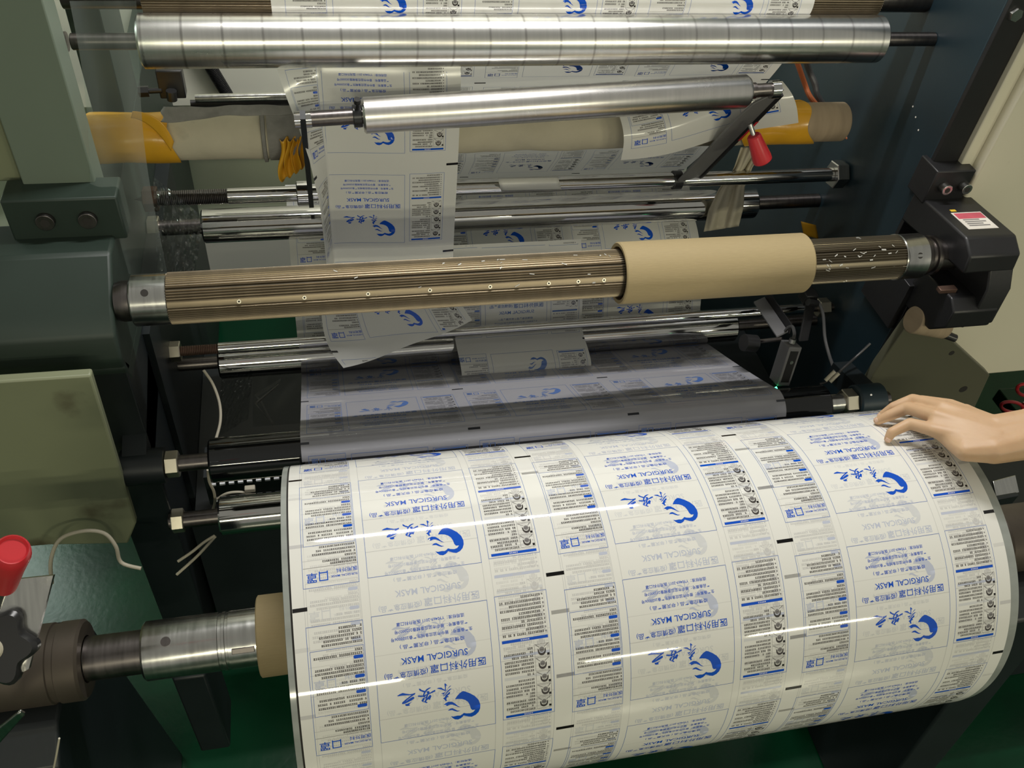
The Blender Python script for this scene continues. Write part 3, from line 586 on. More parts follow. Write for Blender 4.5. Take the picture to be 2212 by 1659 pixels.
F2.mesh('sheet', 'film_web', t, 20, 160)
print_on('print', F2, t, lanes(F2.find(865, 870, B0+0.157), (0, 1, 2), 4, True), [(0, 'back', 0, 0.0002)], F2.x0, F2.x1, 0.002, F2.L-0.05, rev=True)
def curl(X, s, P):                                        # the left side of the strip turns towards the viewer, more so lower down
    u = X - (B0-0.006); w = np.clip(0.078-u, 0, None); a = np.radians(np.interp(s, [0, 0.08, 0.13, 0.2, 0.3], [38, 60, 70, 78, 80]))
    f = np.interp(s, [0, 0.1, 0.2, 0.3], [0.15, 0.25, 0.6, 0.7])
    Q = P.copy(); Q[:, 0] = P[:, 0] + w*(1-np.cos(a)); Q[:, 1] = P[:, 1] - w*np.sin(a)*f + 0.004*np.sin(u*21)
    return Q
t = thing('film_strip', 'single printed film strip hanging from the top roller with a curled left edge', 'film', V(0.1, 1.24, -1.0))
F3 = Sheet([(1.256, -0.6285), (1.246, -0.66), (1.240, -0.72), (1.238, -0.80), (1.240, -0.90), (1.238, -0.98), (1.236, -1.03)], B0-0.006, 0.226, curl)
F3.mesh('sheet', 'film_sheet', t, 60, 120)
print_on('print', F3, t, lanes(F3.find(832, 495, B0+0.157), (0,), 5), [(0, 'front', 0, 0.0003)], F3.x0, F3.x1, 0.002, F3.L-0.002)
# loose tail of that strip, torn off slantwise
t = thing('film_tail', 'torn printed film tail hanging below the ribbed shaft over the chrome rod', 'film', V(0.1, 1.15, -1.1))
ta, tb, tc_, td = at(694, 650, 1.215), at(985, 640, 1.215), at(742, 795, 1.115), at(1018, 684, 1.185)
TL0 = (tc_-ta).length
def tail_pt(a, s):
    f = s/TL0; p = ta.lerp(tb, a) + ((tc_-ta)*(1-a) + (td-tb).normalized()*TL0*a)*f
    return p + Vector((-0.012*math.sin(math.pi*min(f, 1))*(1-a)**2, -0.010*math.sin(math.pi*min(f, 1)) - 0.004*math.sin(9*a)*f, 0.0))
def tail_len(a): return TL0*(1 - a) + (td-tb).length*a + 0.004*math.sin(math.pi*a)
obj('sheet', MB().grid(lambda a, b: tail_pt(a, b*tail_len(a)), 40, 30), 'film_sheet', t, smooth=180, fix=False)
def tail_surf(X, s):
    P = []; N = []; e = 0.003
    for x, q in zip(X, s):
        a = (x-B0)/LW; n = (tail_pt(a, q+e) - tail_pt(a, q-e)).cross(tail_pt(a+e, q) - tail_pt(a-e, q)).normalized(); P.append(tail_pt(a, q)); N.append(n)
    return np.array(P), np.array(N)
sl = min(np.linspace(0, TL0, 200), key=lambda q: np.hypot(*(project(tail_pt(0.58, q))-np.array([880, 692]))))
print_on('print', tail_surf, t, lanes(sl, (0,), 1), [(0, 'front', 0, 0.0003)], B0, B0+LW, 0.001, TL0,
         clip=lambda X, s: s < np.array([tail_len((x-B0)/LW) for x in X])-0.002)
# second lane's loose end lying over the steel roller
def f5w(X, s, P):
    Q = P.copy(); f = s/0.2; Q[:, 0] = X + f*0.006; return Q
t = thing('film_tail', 'small loose printed film end lying over the steel roller in the centre', 'film', V(0.37, 1.2, -1.2))
F5 = Sheet([(1.30, -1.00), (1.262, -1.06), (1.240, -1.11), (1.228, -1.150), (1.206, -1.163), (1.175, -1.168), (1.150, -1.176), (1.140, -1.190)], B0+LW+0.012, B0+2*LW-0.006, f5w)
F5.mesh('sheet', 'film_sheet', t, 24, 80)
print_on('print', F5, t, lanes(F5.find(1165, 785, B0+LW+0.157), (1,), 2, True), [(0, 'back', 0, 0.0003)], F5.x0, F5.x1, 0.002, F5.L-0.002, rev=True)
# torn flap over the wrapped tube, right
c00, c10, c11, c01 = at(1338, 250, 1.275), at(1690, 175, 1.290), at(1722, 262, 1.275), at(1341, 346, 1.255)
def flap_pt(a, b):
    p = (c00*(1-a) + c10*a)*(1-b) + (c01*(1-a) + c11*a)*b
    p = p + Vector((0, -0.016*math.sin(math.pi*b)*(1-0.4*a) - 0.008*math.sin(a*7)*b, 0.010*math.sin(math.pi*b)-0.016*a*(1-a)*b))
    return p
t = thing('film_flap', 'torn white printed film flap hanging under the right half of the swing roller', 'film', c01)
obj('sheet', MB().grid(lambda a, b: flap_pt(a, b), 40, 20), 'film_sheet', t, smooth=180, fix=False)
def flap_surf(X, s):
    P = []; N = []
    for x, q in zip(X, s):
        a = min(max(x, 0), 1); b = min(max(q, 0), 1); p = flap_pt(a, b); e = 0.01
        n = (flap_pt(a, min(b+e, 1)) - flap_pt(a, max(b-e, 0))).cross(flap_pt(min(a+e, 1), b) - flap_pt(max(a-e, 0), b)).normalized(); P.append(p); N.append(n)
    return np.array(P), np.array(N)
_T = TILE; co_, fs_, mi_ = TILE
TILE = (np.stack([co_[:, 0]*1000/290, co_[:, 1]*1000/95], -1), fs_, mi_)
print_on('print', flap_surf, t, [(0.02, -0.85)], [(0, 'front', 0, 0.0003)], 0.0, 0.985, 0.01, 0.99); TILE = _T

# ------------------------------------------------------------------ swing arm with its aluminium roller and red handle
AL, AR = Vector(V(-0.012, 1.20, -0.682)), Vector(V(0.737, 1.20, -0.645))
ax = (AR-AL).normalized(); PL, PR = Vector(V(-0.012, RD[0], RD[1])), Vector(V(0.70, RD[0], RD[1]))
t = thing('swing_arm', 'tilted aluminium press roller on two flat arms with a red handle', 'press roller', PL)
def along(d): return AL + ax*d
Lr = (AR-AL).length
mb = MB(); r = 0.0262; prof = [(0.086, 0.012), (0.086, r-0.003), (0.089, r), (0.684, r), (0.690, r-0.004), (0.691, 0.012)]
b1 = ax.orthogonal().normalized(); b2 = ax.cross(b1); vs = []; fs = []; n = 72
for d, rr in prof:
    for i in range(n): q = 2*math.pi*i/n; vs.append(along(d) + rr*(b1*math.cos(q) + b2*math.sin(q)))
for k in range(len(prof)-1):
    for i in range(n): j = (i+1) % n; fs.append((k*n+i, k*n+j, (k+1)*n+j, (k+1)*n+i))
obj('roller_shell', mb.add(vs, fs), 'alu_plain', t)
obj('axle', MB().rod(along(0.0), along(0.09), 0.0115, None, 32), 'dark_steel', t); obj('axle', MB().rod(along(0.685), along(0.738), 0.0105, None, 32), 'dark_steel', t)
obj('end_ring', MB().rod(along(-0.012), along(0.012), 0.0125, None, 32), 'chrome', t); obj('end_ring', MB().rod(along(0.728), along(0.742), 0.014, None, 32), 'chrome', t)
cl = obj('collar', MB().rod(along(0.072), along(0.085), 0.0165, None, 36), 'black_plastic', t, bevel=0.001)
up = Vector((0, -0.25, 1)).normalized()
obj('collar_screw', MB().rod(along(0.0785)+up*0.015, along(0.0785)+up*0.026, 0.0022, None, 10).rod(along(0.0785)+up*0.025, along(0.0785)+up*0.032, 0.0050, None, 14), 'black_plastic', cl)
obj('collar', MB().rod(along(0.692), along(0.702), 0.0125, None, 30), 'dark_steel', t)
def arm(A, P, w0, w1, th, name='arm', mat='dark_paint'):
    d = (A-P); L = d.length; d.normalize(); s = d.cross(Vector((1, 0, 0))).normalized(); X = Vector((th/2, 0, 0))
    pts = [P - s*w0 - d*0.012, P - s*w0*0.6 - d*0.024, P + s*w0*0.6 - d*0.024, P + s*w0 - d*0.012, P + d*L*0.5 + s*(w0+w1)/2*0.95, A + s*w1, A + s*w1*0.5 + d*0.014, A - s*w1*0.5 + d*0.014, A - s*w1, P + d*L*0.5 - s*(w0+w1)/2*0.95]
    mb = MB(); k = len(pts); mb.add([p-X for p in pts] + [p+X for p in pts], [tuple(range(k))[::-1], tuple(range(k, 2*k))] + [(i, (i+1) % k, k+(i+1) % k, k+i) for i in range(k)])
    return obj(name, mb, mat, t)
arm(AL, PL, 0.022, 0.014, 0.008)
# right-hand arm stands askew: broad flat bar twisted towards the viewer
d = (AR-PR); L = d.length; d.normalize(); s = Vector((-1, -0.30, 0.05)); s = (s - d*s.dot(d)).normalized(); n = d.cross(s)
mb = MB(); pts = []
for f, a, b in ((-0.06, 0.036, -0.006), (0.05, 0.046, -0.004), (0.35, 0.046, -0.002), (0.75, 0.046, -0.002), (0.90, 0.040, -0.002), (1.0, 0.006, -0.002)):
    pts.append((PR + d*L*f + s*a, PR + d*L*f + s*b))
vs = [p for a, b in pts for p in (a, b)]; k = len(vs); fs = []
mb.add([v - n*0.002 for v in vs] + [v + n*0.002 for v in vs], [(2*i, 2*i+1, 2*i+3, 2*i+2) for i in range(5)] + [(k+2*i, k+2*i+2, k+2*i+3, k+2*i+1) for i in range(5)]
       + [(2*i, 2*i+2, k+2*i+2, k+2*i) for i in range(5)] + [(2*i+1, k+2*i+1, k+2*i+3, 2*i+3) for i in range(5)] + [(0, k, k+1, 1), (2*5, 2*5+1, k+11, k+10)])
obj('arm', mb, 'arm_grey', t, bevel=0.0006)
obj('arm_edge', MB().obox(PR + d*L*0.46 - s*0.004, d*L*0.50, s*0.003, n*0.006), 'black_paint', t)
obj('clamp_hub', MB().cyl(-0.035, -0.012, 0.0215, RD, 40, 0.0015), 'chrome', t)
obj('clamp_hub', MB().lathe([(0.655, 0.0137), (0.655, 0.0175), (0.670, 0.0175), (0.670, 0.0137)], RD, 40), 'black_paint', t)
h0 = PR + d*L*0.52 - s*0.004; g0 = at(1628, 292, 1.205); g1 = at(1648, 348, 1.195)
obj('red_mark', MB().obox(PR + d*L*0.60 - s*0.0055, d*L*0.10, s*0.003, n*0.0063), 'red_plastic', t)
obj('handle_rod', MB().rod(at(1620, 268, 1.215), g0 + (g1-g0)*0.2, 0.0042, None, 16), 'steel', t)
gd = (g1-g0); mb = MB(); prof = [(0, 0.0095), (0.04, 0.0115), (0.5, 0.0140), (0.85, 0.0162), (0.97, 0.0160), (1.03, 0.0125), (1.05, 0.004)]
u_ = gd.normalized(); b1 = u_.orthogonal().normalized(); b2 = u_.cross(b1); vs = []; fs = []; n_ = 28
for f, rr in prof:
    for i in range(n_): q = 2*math.pi*i/n_; vs.append(g0 + gd*f + rr*(b1*math.cos(q)+b2*math.sin(q)))
for k in range(len(prof)-1):
    for i in range(n_): j = (i+1) % n_; fs.append((k*n_+i, k*n_+j, (k+1)*n_+j, (k+1)*n_+i))
fs += [tuple(range(n_))[::-1], tuple(range((len(prof)-1)*n_, len(prof)*n_))]
obj('red_grip', mb.add(vs, fs), 'red_plastic', t, label='tapered red plastic grip')

# ------------------------------------------------------------------ cloth-wrapped tube with orange tape
WC = (1.33, -0.782); WR = 0.0378
t = thing('wrapped_tube', 'tube wrapped in cream cloth and orange tape behind the swing roller', 'tube', V(0.35, WC[0], WC[1]-WR))
obj('cardboard_tube', MB().lathe([(0.80, 0.02), (0.80, 0.0350), (0.956, 0.0350), (0.958, 0.0335), (0.958, 0.024), (0.94, 0.024)], WC, 64), 'cardboard_tube', t)
def rough_sleeve(x0, x1, r, amp, seed, nx=60, na=64, tap=0.0, ragged=0.0):
    rg = random.Random(seed); ph = [rg.uniform(0, 6.28) for _ in range(12)]
    def f(a, b):
        q = 2*math.pi*b; e0 = ragged*(math.sin(q+ph[8]) + 0.5*math.sin(2*q+ph[9])); e1 = ragged*(math.sin(q+ph[10]) + 0.45*math.sin(3*q+ph[11]))
        x = (x0+e0)*(1-a) + (x1+e1)*a
        w = sum(math.sin(x*(25+17*i) + (i % 4+1)*q + ph[i])/(i+1.5) for i in range(6)); rr = r + amp*w + tap*a
        return V(x, WC[0]-rr*math.cos(q), WC[1]+rr*math.sin(q))
    return MB().grid(f, nx, na)
obj('cloth_wrap', rough_sleeve(-0.225, 0.83, WR-0.001, 0.0013, 5, 260), 'cloth_cream', t, smooth=180)
obj('tape_end', rough_sleeve(-0.335, -0.215, WR+0.0012, 0.0012, 8, 40, ragged=0.006), 'orange_tape', t, smooth=180)
obj('tape_band', rough_sleeve(0.76, 0.885, WR+0.0010, 0.0012, 12, 40, ragged=0.016), 'orange_tape', t, smooth=180)
obj('grey_cloth', rough_sleeve(-0.070, 0.0, WR+0.003, 0.0014, 21, 30), 'cloth_grey', t, smooth=180)
obj('dark_band', MB().lathe([(-0.080, WR+0.001), (-0.079, WR+0.005), (-0.074, WR+0.005), (-0.073, WR+0.001)], WC, 64), 'cloth_grey', t)
def drape(px0, px1, y0, y1, Y0, Y1, amp, seed):
    rg = random.Random(seed); a_, b_ = rg.uniform(0, 6), rg.uniform(0, 6)
    def f(a, b):
        p = at(px0 + (px1-px0)*a, y0(a) + (y1(a)-y0(a))*b, Y0+(Y1-Y0)*b); return p + Vector((0.002*math.sin(9*b+a_), amp*math.sin(a*11+a_+3*b) + amp*0.6*math.sin(a*23+b_), 0))
    return MB().grid(f, 36, 14)
obj('cloth_flap', drape(350, 648, lambda a: 232-6*a, lambda a: 262-18*a+4*math.sin(9*a), 1.305, 1.289, 0.002, 3), 'cloth_grey', t, smooth=180, solid=0.001)
obj('tape_fold', MB().grid(lambda a, b: at(286 + 88*b - 4*a + 10*math.sin(3*b)*(1-a), 240 + 66*b*b + 14*a + 6*a*b, 1.2895 + 0.002*math.sin(6*b) - 0.003*a*(1-a)), 10, 20), 'orange_tape', t, smooth=180, solid=0.0008)
obj('tape_end_cap', MB().cyl(-0.3352, -0.334, WR-0.001, WC, 40), 'orange_tape', t)
t = thing('tape_wad', 'crumpled orange tape hanging beside the left swing arm', 'tape', at(630, 380, 1.285))
for i in range(4):
    x0 = 604 + i*13
    obj('tape_loop', MB().grid(lambda a, b: at(x0 + 18*a + 4*math.sin(6*b+i), 300 + 88*b - 9*i*b + 6*math.sin(5*a), 1.285 - 0.008*math.sin(4*a+2*b+i)), 10, 16), 'orange_tape', t, smooth=180, solid=0.0006)
t = thing('rag', 'cream cloth rag hanging down between the rods on the right', 'cloth', at(1575, 500, 1.38))
def rag_pt(a, b):
    xl = [1600, 1585, 1552, 1530, 1520]; xr = [1655, 1626, 1608, 1606, 1596]; i = min(int(b*4), 3); f = b*4-i
    x = (xl[i]*(1-f)+xl[i+1]*f)*(1-a) + (xr[i]*(1-f)+xr[i+1]*f)*a
    return at(x, 318+182*b - 12*a*b, 1.345 + 0.006*math.sin(11*a+3*b) + 0.003*math.sin(23*a))
obj('cloth', MB().grid(rag_pt, 20, 30), 'cloth_cream', t, smooth=180, solid=0.0012)
t = thing('film_scrap', 'small folded piece of grey film draped on the rod in the centre', 'film', at(1140, 400, 1.318))
obj('sheet', MB().grid(lambda a, b: at(1075+130*a+8*b, 385+28*b-3*a, 1.322-0.010*math.sin(3.1*b)), 14, 10), 'film_sheet', t, smooth=180, solid=0.0006)
t = thing('spiral_hose', 'black ribbed hose seen behind the top roller on the left', 'hose', at(480, 200, 1.917))
p, q = at(410, 70, 1.917), at(492, 206, 1.917)
mb = MB(); n = 48
for i in range(n): a = p + (q-p)*(i/n); b = p + (q-p)*((i+0.6)/n); mb.rod(a, b, 0.0135, 0.0135, 18)
obj('ribs', mb, 'black_plastic', t); obj('core', MB().rod(p, q, 0.0115, None, 18), 'cable_black', t)
t = thing('guide_tube', 'pale thin metal tube behind the wrapped tube on the left', 'tube', at(510, 215, 1.5))
obj('tube', MB().rod(at(422, 212, 1.46), at(640, 207, 1.46), 0.0065, None, 20), 'steel', t); obj('lower_bar', MB().rod(at(412, 224, 1.47), at(640, 220, 1.47), 0.0065, None, 16), 'black_paint', t)
# ------------------------------------------------------------------ machine frames
t = thing('side_frame', 'dark blue painted machine side plate on the right with a black front edge', 'machine frame', V(1.035, 1.5, -CAMZ))
obj('plate', MB().prism([(1.137, 0.25), (1.137, -0.95), (1.035, -0.95), (1.035, -CAMZ), (2.0, -CAMZ), (2.0, 0.25)], 1.013, 1.058), 'blue_paint', t, bevel=0.002)
obj('front_edge', MB().box((1.0135, 1.128, -0.98), (1.060, 1.137, 0.25)), 'black_paint', t, bevel=0.001)
obj('front_edge', MB().box((1.0135, 1.026, -CAMZ), (1.060, 1.035, -0.96)), 'black_paint', t, bevel=0.001)
obj('front_edge', MB().box((1.0005, 1.03, -1.03), (1.060, 1.137, -0.93)), 'black_paint', t, bevel=0.001)
for p in ((1977, 478), (2031, 479)):
    c = atx(*p, 1.013); obj('bolt_hole', MB().rod(c+Vector((-0.0004, 0, 0)), c+Vector((0.004, 0, 0)), 0.0065, None, 18), 'slot_dark', t)
for p in ((1978, 253), (1984, 281), (1972, 230)):
    c = atx(*p, 1.013); obj('paint_chip', MB().rod(c+Vector((-0.0004, 0, 0)), c+Vector((0.001, 0, 0)), 0.0016, None, 8), 'paper_white', t)
obj('edge_bolt', MB().rod(at(2192, 30, 1.128), at(2192, 30, 1.128)+Vector((0, -0.006, 0)), 0.011, 0.010, 6), 'steel', t)
t = thing('side_frame', 'dark green painted machine side frame on the left', 'machine frame', V(-0.345, 1.3, -CAMZ))
obj('front_post', MB().box((-0.392, 1.137, -CAMZ), (-0.30, 1.19, 0.25)), 'post_paint', t, bevel=0.002)
obj('plate', MB().prism([(1.19, -0.83), (1.19, -CAMZ), (2.0, -CAMZ), (2.0, -0.83)], -0.34, -0.301), 'green_paint', t, bevel=0.002)
obj('rear_post', MB().box((-0.35, 1.43, -0.83), (-0.301, 1.58, 0.25)), 'green_paint', t, bevel=0.002)
obj('cross_bar', MB().cyl(-0.34, -0.315, 0.013, TC, 24), 'dark_steel', t)
obj('lower_column', MB().box((-0.362, 0.966, -CAMZ), (-0.285, 1.10, -0.87)), 'dark_paint', t, bevel=0.002)
obj('lower_plate', MB().prism([(1.10, -0.99), (1.10, -CAMZ), (1.6, -CAMZ), (1.6, -0.99)], -0.3005, -0.275), 'dark_paint', t)
t = thing('clamp_block', 'small dark clamp with bolts under the left end of the top roller', 'clamp', at(370, 215, 1.42))
obj('block', MB().obox(at(370, 176, 1.42), (0.020, 0, 0), (0, 0.012, 0), (0, 0, 0.024)), 'black_paint', t, bevel=0.002)
obj('bolt', MB().rod(at(322, 197, 1.41), at(300, 198, 1.41), 0.009, None, 6).rod(at(350, 195, 1.41), at(312, 197, 1.41), 0.0045, None, 12), 'black_paint', t)
obj('knob', MB().rod(at(370, 196, 1.40), at(372, 216, 1.40), 0.0085, 0.008, 16), 'black_plastic', t)

# shaft holders
def bolt(parent, c, d, r, h, mat='steel'):
    d = Vector(d).normalized(); b = obj('bolt', MB().rod(c, c+d*h, r, r*0.96, 24), mat, parent, bevel=0.0006)
    obj('socket', MB().rod(c+d*h*0.9, c+d*(h+0.0004), r*0.55, None, 6), 'slot_dark', b); return b
t = thing('shaft_holder', 'black clamp holding the right end of the ribbed shaft, with a red and white sticker', 'shaft holder', V(1.06, 1.0, -0.98))
obj('top_block', MB().box((1.004, 1.098, -0.805), (1.078, 1.150, -0.742)), 'black_paint', t, bevel=0.002)
bolt(t, V(1.028, 1.098, -0.771), (0, -1, 0.05), 0.0095, 0.014); bolt(t, V(1.066, 1.098, -0.771), (0, -1, 0.05), 0.0095, 0.014)
obj('body', MB().prism([(1.130, -0.800), (0.978, -0.786), (0.950, -0.803), (0.945, -0.835), (1.13, -0.86)], 1.006, 1.100), 'black_paint', t, bevel=0.004)
obj('back_plate', MB().prism([(1.130, -0.80), (0.965, -0.80), (0.93, -0.86), (0.925, -0.93), (0.96, -0.965), (1.130, -0.985)], 1.055, 1.100), 'black_paint', t, bevel=0.003)
obj('lower_jaw', MB().prism([(1.04, -0.895), (0.945, -0.885), (0.925, -0.90), (0.925, -0.935), (0.955, -0.965), (1.04, -0.975)], 1.010, 1.095), 'black_paint', t, bevel=0.003)
obj('latch', MB().obox(at(2045, 625, 0.965), (0.016, 0, 0), (0, 0.006, 0), (0, 0, 0.004)), 'rusty_steel', t, bevel=0.001)
sy = lambda y: -0.800 + (1.130-y)/(1.130-0.978)*0.014
def quad_on_top(x0, x1, y0, y1, h):                       # thin plate lying on the sloping top of the body
    a = [V(x, y, sy(y)) for x, y in ((x0, y0), (x1, y0), (x1, y1), (x0, y1))]; u = Vector((0, 0, h)); mb = MB()
    return mb.add(a + [p+u for p in a], [(3, 2, 1, 0), (4, 5, 6, 7), (0, 1, 5, 4), (1, 2, 6, 5), (2, 3, 7, 6), (3, 0, 4, 7)])
s = obj('sticker', quad_on_top(1.026, 1.082, 1.000, 1.052, 0.0005), 'paper_white', t, label='red and white warning sticker')
obj('red_band', quad_on_top(1.029, 1.080, 1.032, 1.049, 0.0008), 'sticker_red', s)
for i in range(4):
    obj('printed_line', quad_on_top(1.034, 1.034+0.03+0.009*(i % 2), 1.027-0.006*i, 1.030-0.006*i, 0.0008), 'ink_grey', s)
obj('yellow_chip', quad_on_top(1.030, 1.040, 1.056, 1.062, 0.0006), 'yellow_chip', t)
t = thing('shaft_holder', 'dark green clamp block with two bolts holding the left end of the ribbed shaft', 'shaft holder', V(-0.36, 1.0, -0.98))
obj('top_block', MB().box((-0.415, 1.098, -0.805), (-0.268, 1.150, -0.735)), 'green_paint', t, bevel=0.003)
for x in (-0.366, -0.312): bolt(t, V(x, 1.098, -0.768), (0, -1, 0.05), 0.0125, 0.008, 'dark_steel')
obj('body', MB().prism([(1.137, -0.80), (1.055, -0.795), (0.985, -0.840), (0.962, -0.865), (0.955, -0.905), (0.97, -0.945), (1.137, -0.965)], -0.62, -0.284), 'green_paint', t, bevel=0.005)
obj('foot', MB().prism([(0.985, -0.94), (0.968, -0.915), (0.962, -0.93), (0.975, -0.965), (1.137, -0.985), (1.137, -0.96)], -0.62, -0.284), 'green_paint', t, bevel=0.003)
obj('yellow_chip', MB().obox(at(45, 604, 1.035), (0.009, 0, 0), (0, 0.002, 0.0015), (0, 0.001, 0.002)), 'yellow_chip', t)

# covers
t = thing('machine_cover', 'cream sheet-metal cover beside the right side plate', 'cover', V(1.3, 1.2, -1.26))
obj('front_panel', MB().box((1.085, 1.10, -1.262), (1.9, 1.35, 0.25)), 'cream_paint', t, bevel=0.004)
obj('side_return', MB().box((1.0605, 1.118, -0.90), (1.085, 1.35, 0.25)), 'cream_paint', t, bevel=0.002)
t = thing('machine_cover', 'lower cover plate in shade-darkened grey-green, with holes, behind the hand', 'cover', V(1.12, 1.0, -1.35))
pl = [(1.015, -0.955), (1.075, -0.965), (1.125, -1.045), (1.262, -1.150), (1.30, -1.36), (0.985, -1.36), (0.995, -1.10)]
obj('plate', MB().prism(pl, 1.0, 1.02, 'xz'), 'shaded_cover_paint', t, bevel=0.002)
for (p, r) in (((2081, 841), 0.0085), ((2056, 763), 0.0055)):
    c = at(*p, 0.9995); obj('hole', MB().rod(c, c+Vector((0, 0.004, 0)), r, None, 20), 'slot_dark', t)
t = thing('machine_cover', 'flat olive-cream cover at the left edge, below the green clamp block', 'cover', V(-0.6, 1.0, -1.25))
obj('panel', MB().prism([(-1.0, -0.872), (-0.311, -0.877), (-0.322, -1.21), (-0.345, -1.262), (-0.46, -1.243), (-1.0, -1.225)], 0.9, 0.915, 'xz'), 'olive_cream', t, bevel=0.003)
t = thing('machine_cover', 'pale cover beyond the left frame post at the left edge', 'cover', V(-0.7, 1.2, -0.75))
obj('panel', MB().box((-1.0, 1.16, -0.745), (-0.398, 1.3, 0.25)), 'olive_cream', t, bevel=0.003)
# small parts under the right-hand holder
t = thing('taped_cylinder', 'tan taped cylinder under the right shaft holder', 'cylinder', at(2000, 735, 1.0))
c0, c1 = at(1972, 690, 0.99), at(2040, 705, 0.985)
obj('wrap', MB().rod(c0, c1, 0.0245, 0.0225, 36), 'cardboard_tube', t, bevel=0.002)
t = thing('pipe_fitting', 'pair of short black fittings beside the tan taped cylinder', 'fitting', at(2065, 720, 0.985))
for (a, b) in (((2040, 692), (2082, 699)), ((2030, 718), (2064, 731))): obj('stub', MB().rod(at(*a, 0.99), at(*b, 0.98), 0.008, 0.0072, 18), 'black_plastic', t, bevel=0.001)
# blue bearing boss of the black roller, both sides
t = thing('roller_bearing', 'blue bearing boss on the right end of the black roller', 'bearing', V(0.95, KB[0], KB[1]-0.03))
obj('boss', MB().lathe([(0.915, 0.014), (0.915, 0.027), (0.918, 0.030), (0.966, 0.030), (0.968, 0.027), (0.968, 0.014)], KB, 48), 'blue_paint', t)
obj('arm', MB().prism([(KB[0], KB[1]-0.02), (KB[0], KB[1]+0.02), (1.04, -1.12), (1.04, -1.16)], 0.93, 0.965), 'dark_paint', t)
obj('grub_screw', MB().rod(at(1882, 853, 0.91), at(1882, 853, 0.905), 0.0017, None, 10), 'paper_white', t)
t = thing('roller_bearing', 'dark bearing boss on the left end of the black roller', 'bearing', V(-0.28, KB[0], KB[1]-0.03))
obj('boss', MB().lathe([(-0.325, 0.014), (-0.325, 0.028), (-0.262, 0.028), (-0.262, 0.014)], KB, 48), 'dark_paint', t)
obj('arm', MB().prism([(KB[0], KB[1]-0.028), (KB[0], KB[1]+0.028), (1.19, -1.0), (1.19, -1.1)], -0.32, -0.285), 'dark_paint', t)
obj('bolt', MB().cyl(-0.362, -0.330, 0.0125, KB, 24, 0.002), 'black_plastic', t)
# dark interior of the machine behind the web
t = thing('inner_panel', 'dark panel inside the machine below the rollers on the left', 'panel', V(0.35, 1.04, -1.75))
obj('panel', MB().box((-0.274, 1.02, -CAMZ), (1.012, 1.05, -1.40)), 'dark_paint', t)
obj('tray', MB().box((-0.274, 1.05, -1.43), (1.0, 1.5, -1.42)), 'dark_paint', t)
t = thing('cable_duct', 'dark slotted cable duct behind the left end of the big printed roll', 'duct', V(-0.1, 1.06, -1.352))
obj('channel', MB().box((-0.235, 1.03, -1.352), (0.9, 1.10, -1.272)), 'dark_paint', t)
for i in range(22):
    x = -0.225 + i*0.0155
    obj('slot', MB().box((x, 1.024, -1.2910), (x+0.009, 1.031, -1.2870)), 'slot_white', t); obj('slot', MB().box((x, 1.024, -1.3370), (x+0.010, 1.031, -1.3305)), 'slot_white', t)

# ------------------------------------------------------------------ photo sensor on its bracket, right
t = thing('sensor_bracket', 'grey metal bracket clamped to the chrome rod, holding the photo sensor', 'bracket', at(1690, 722, 1.07))
a, b = at(1640, 648, 1.20), at(1690, 722, 1.10)
obj('bar', MB().obox((a+b)/2, (b-a)/2, Vector((0.014, 0.006, 0)), Vector((0, 0.0008, 0.0012))), 'grey_plastic', t)
obj('bar_edge', MB().obox((a+b)/2 + Vector((0.016, 0.004, 0.008)), (b-a)/2, Vector((0.001, 0, 0)), Vector((0, 0.002, 0.010))), 'black_paint', t)
obj('clamp', MB().obox(at(1746, 640, 1.19), (0.013, 0, 0), (0, 0.014, 0), (0, 0, 0.012)), 'black_paint', t, bevel=0.002)
obj('clamp_arm', MB().obox((at(1752, 650, 1.19)+at(1735, 735, 1.13))/2, (at(1735, 735, 1.13)-at(1752, 650, 1.19))/2, (0.010, 0, 0), (0, 0.003, 0)), 'black_paint', t, bevel=0.001)
obj('clamp_screw', MB().rod(at(1745, 652, 1.17), at(1765, 655, 1.17), 0.008, 0.007, 16), 'black_plastic', t)
obj('cross_rod', MB().rod(at(1600, 742, 1.09), at(1690, 732, 1.05), 0.004, None, 12), 'dark_steel', t)
obj('lens_tube', MB().rod(at(1606, 740, 1.07), at(1632, 742, 1.07), 0.016, 0.016, 24), 'black_plastic', t)
t = thing('photo_sensor', 'small grey box sensor with a green light above the film edge', 'sensor', at(1677, 838, 1.0))
tp, bt = at(1710, 742, 1.005), at(1683, 825, 0.985)
d = (bt-tp); hx = Vector((0.0125, 0.0, 0.001)); hz = Vector((0, 0.0165, 0.006))
hx = hx - d.normalized()*hx.dot(d.normalized()); hz = hz - d.normalized()*hz.dot(d.normalized())
obj('housing', MB().obox((tp+bt)/2, hx, hz, d/2), 'grey_plastic', t, bevel=0.0015)
obj('front_face', MB().obox((tp+bt)/2 - hz*1.02, hx*0.62, hz*0.02, d*0.40), 'black_plastic', t)
obj('dial', MB().rod((tp+bt)/2 - hz*1.0 - d*0.12, (tp+bt)/2 - hz*1.12 - d*0.12, 0.0035, None, 14), 'steel', t)
obj('gland', MB().rod(tp - d*0.02, tp - d*0.12, 0.0065, 0.006, 20), 'steel', t)
obj('nose', MB().rod(bt, bt + d*0.12 + Vector((-0.004, 0.002, 0)), 0.009, 0.006, 18), 'black_plastic', t)
obj('led', MB().rod(at(1675, 836, 0.972), at(1678, 841, 0.968), 0.0022, 0.002, 10), 'led_green', t, label='glowing green light')
t = thing('sensor_cable', 'curved grey cable rising from the top of the photo sensor', 'cable', tp)
obj('cable', MB().tube([tp - d*0.1, at(1716, 722, 1.02), at(1712, 706, 1.06), at(1702, 708, 1.09), at(1696, 716, 1.11)], 0.003), 'cable_grey', t)
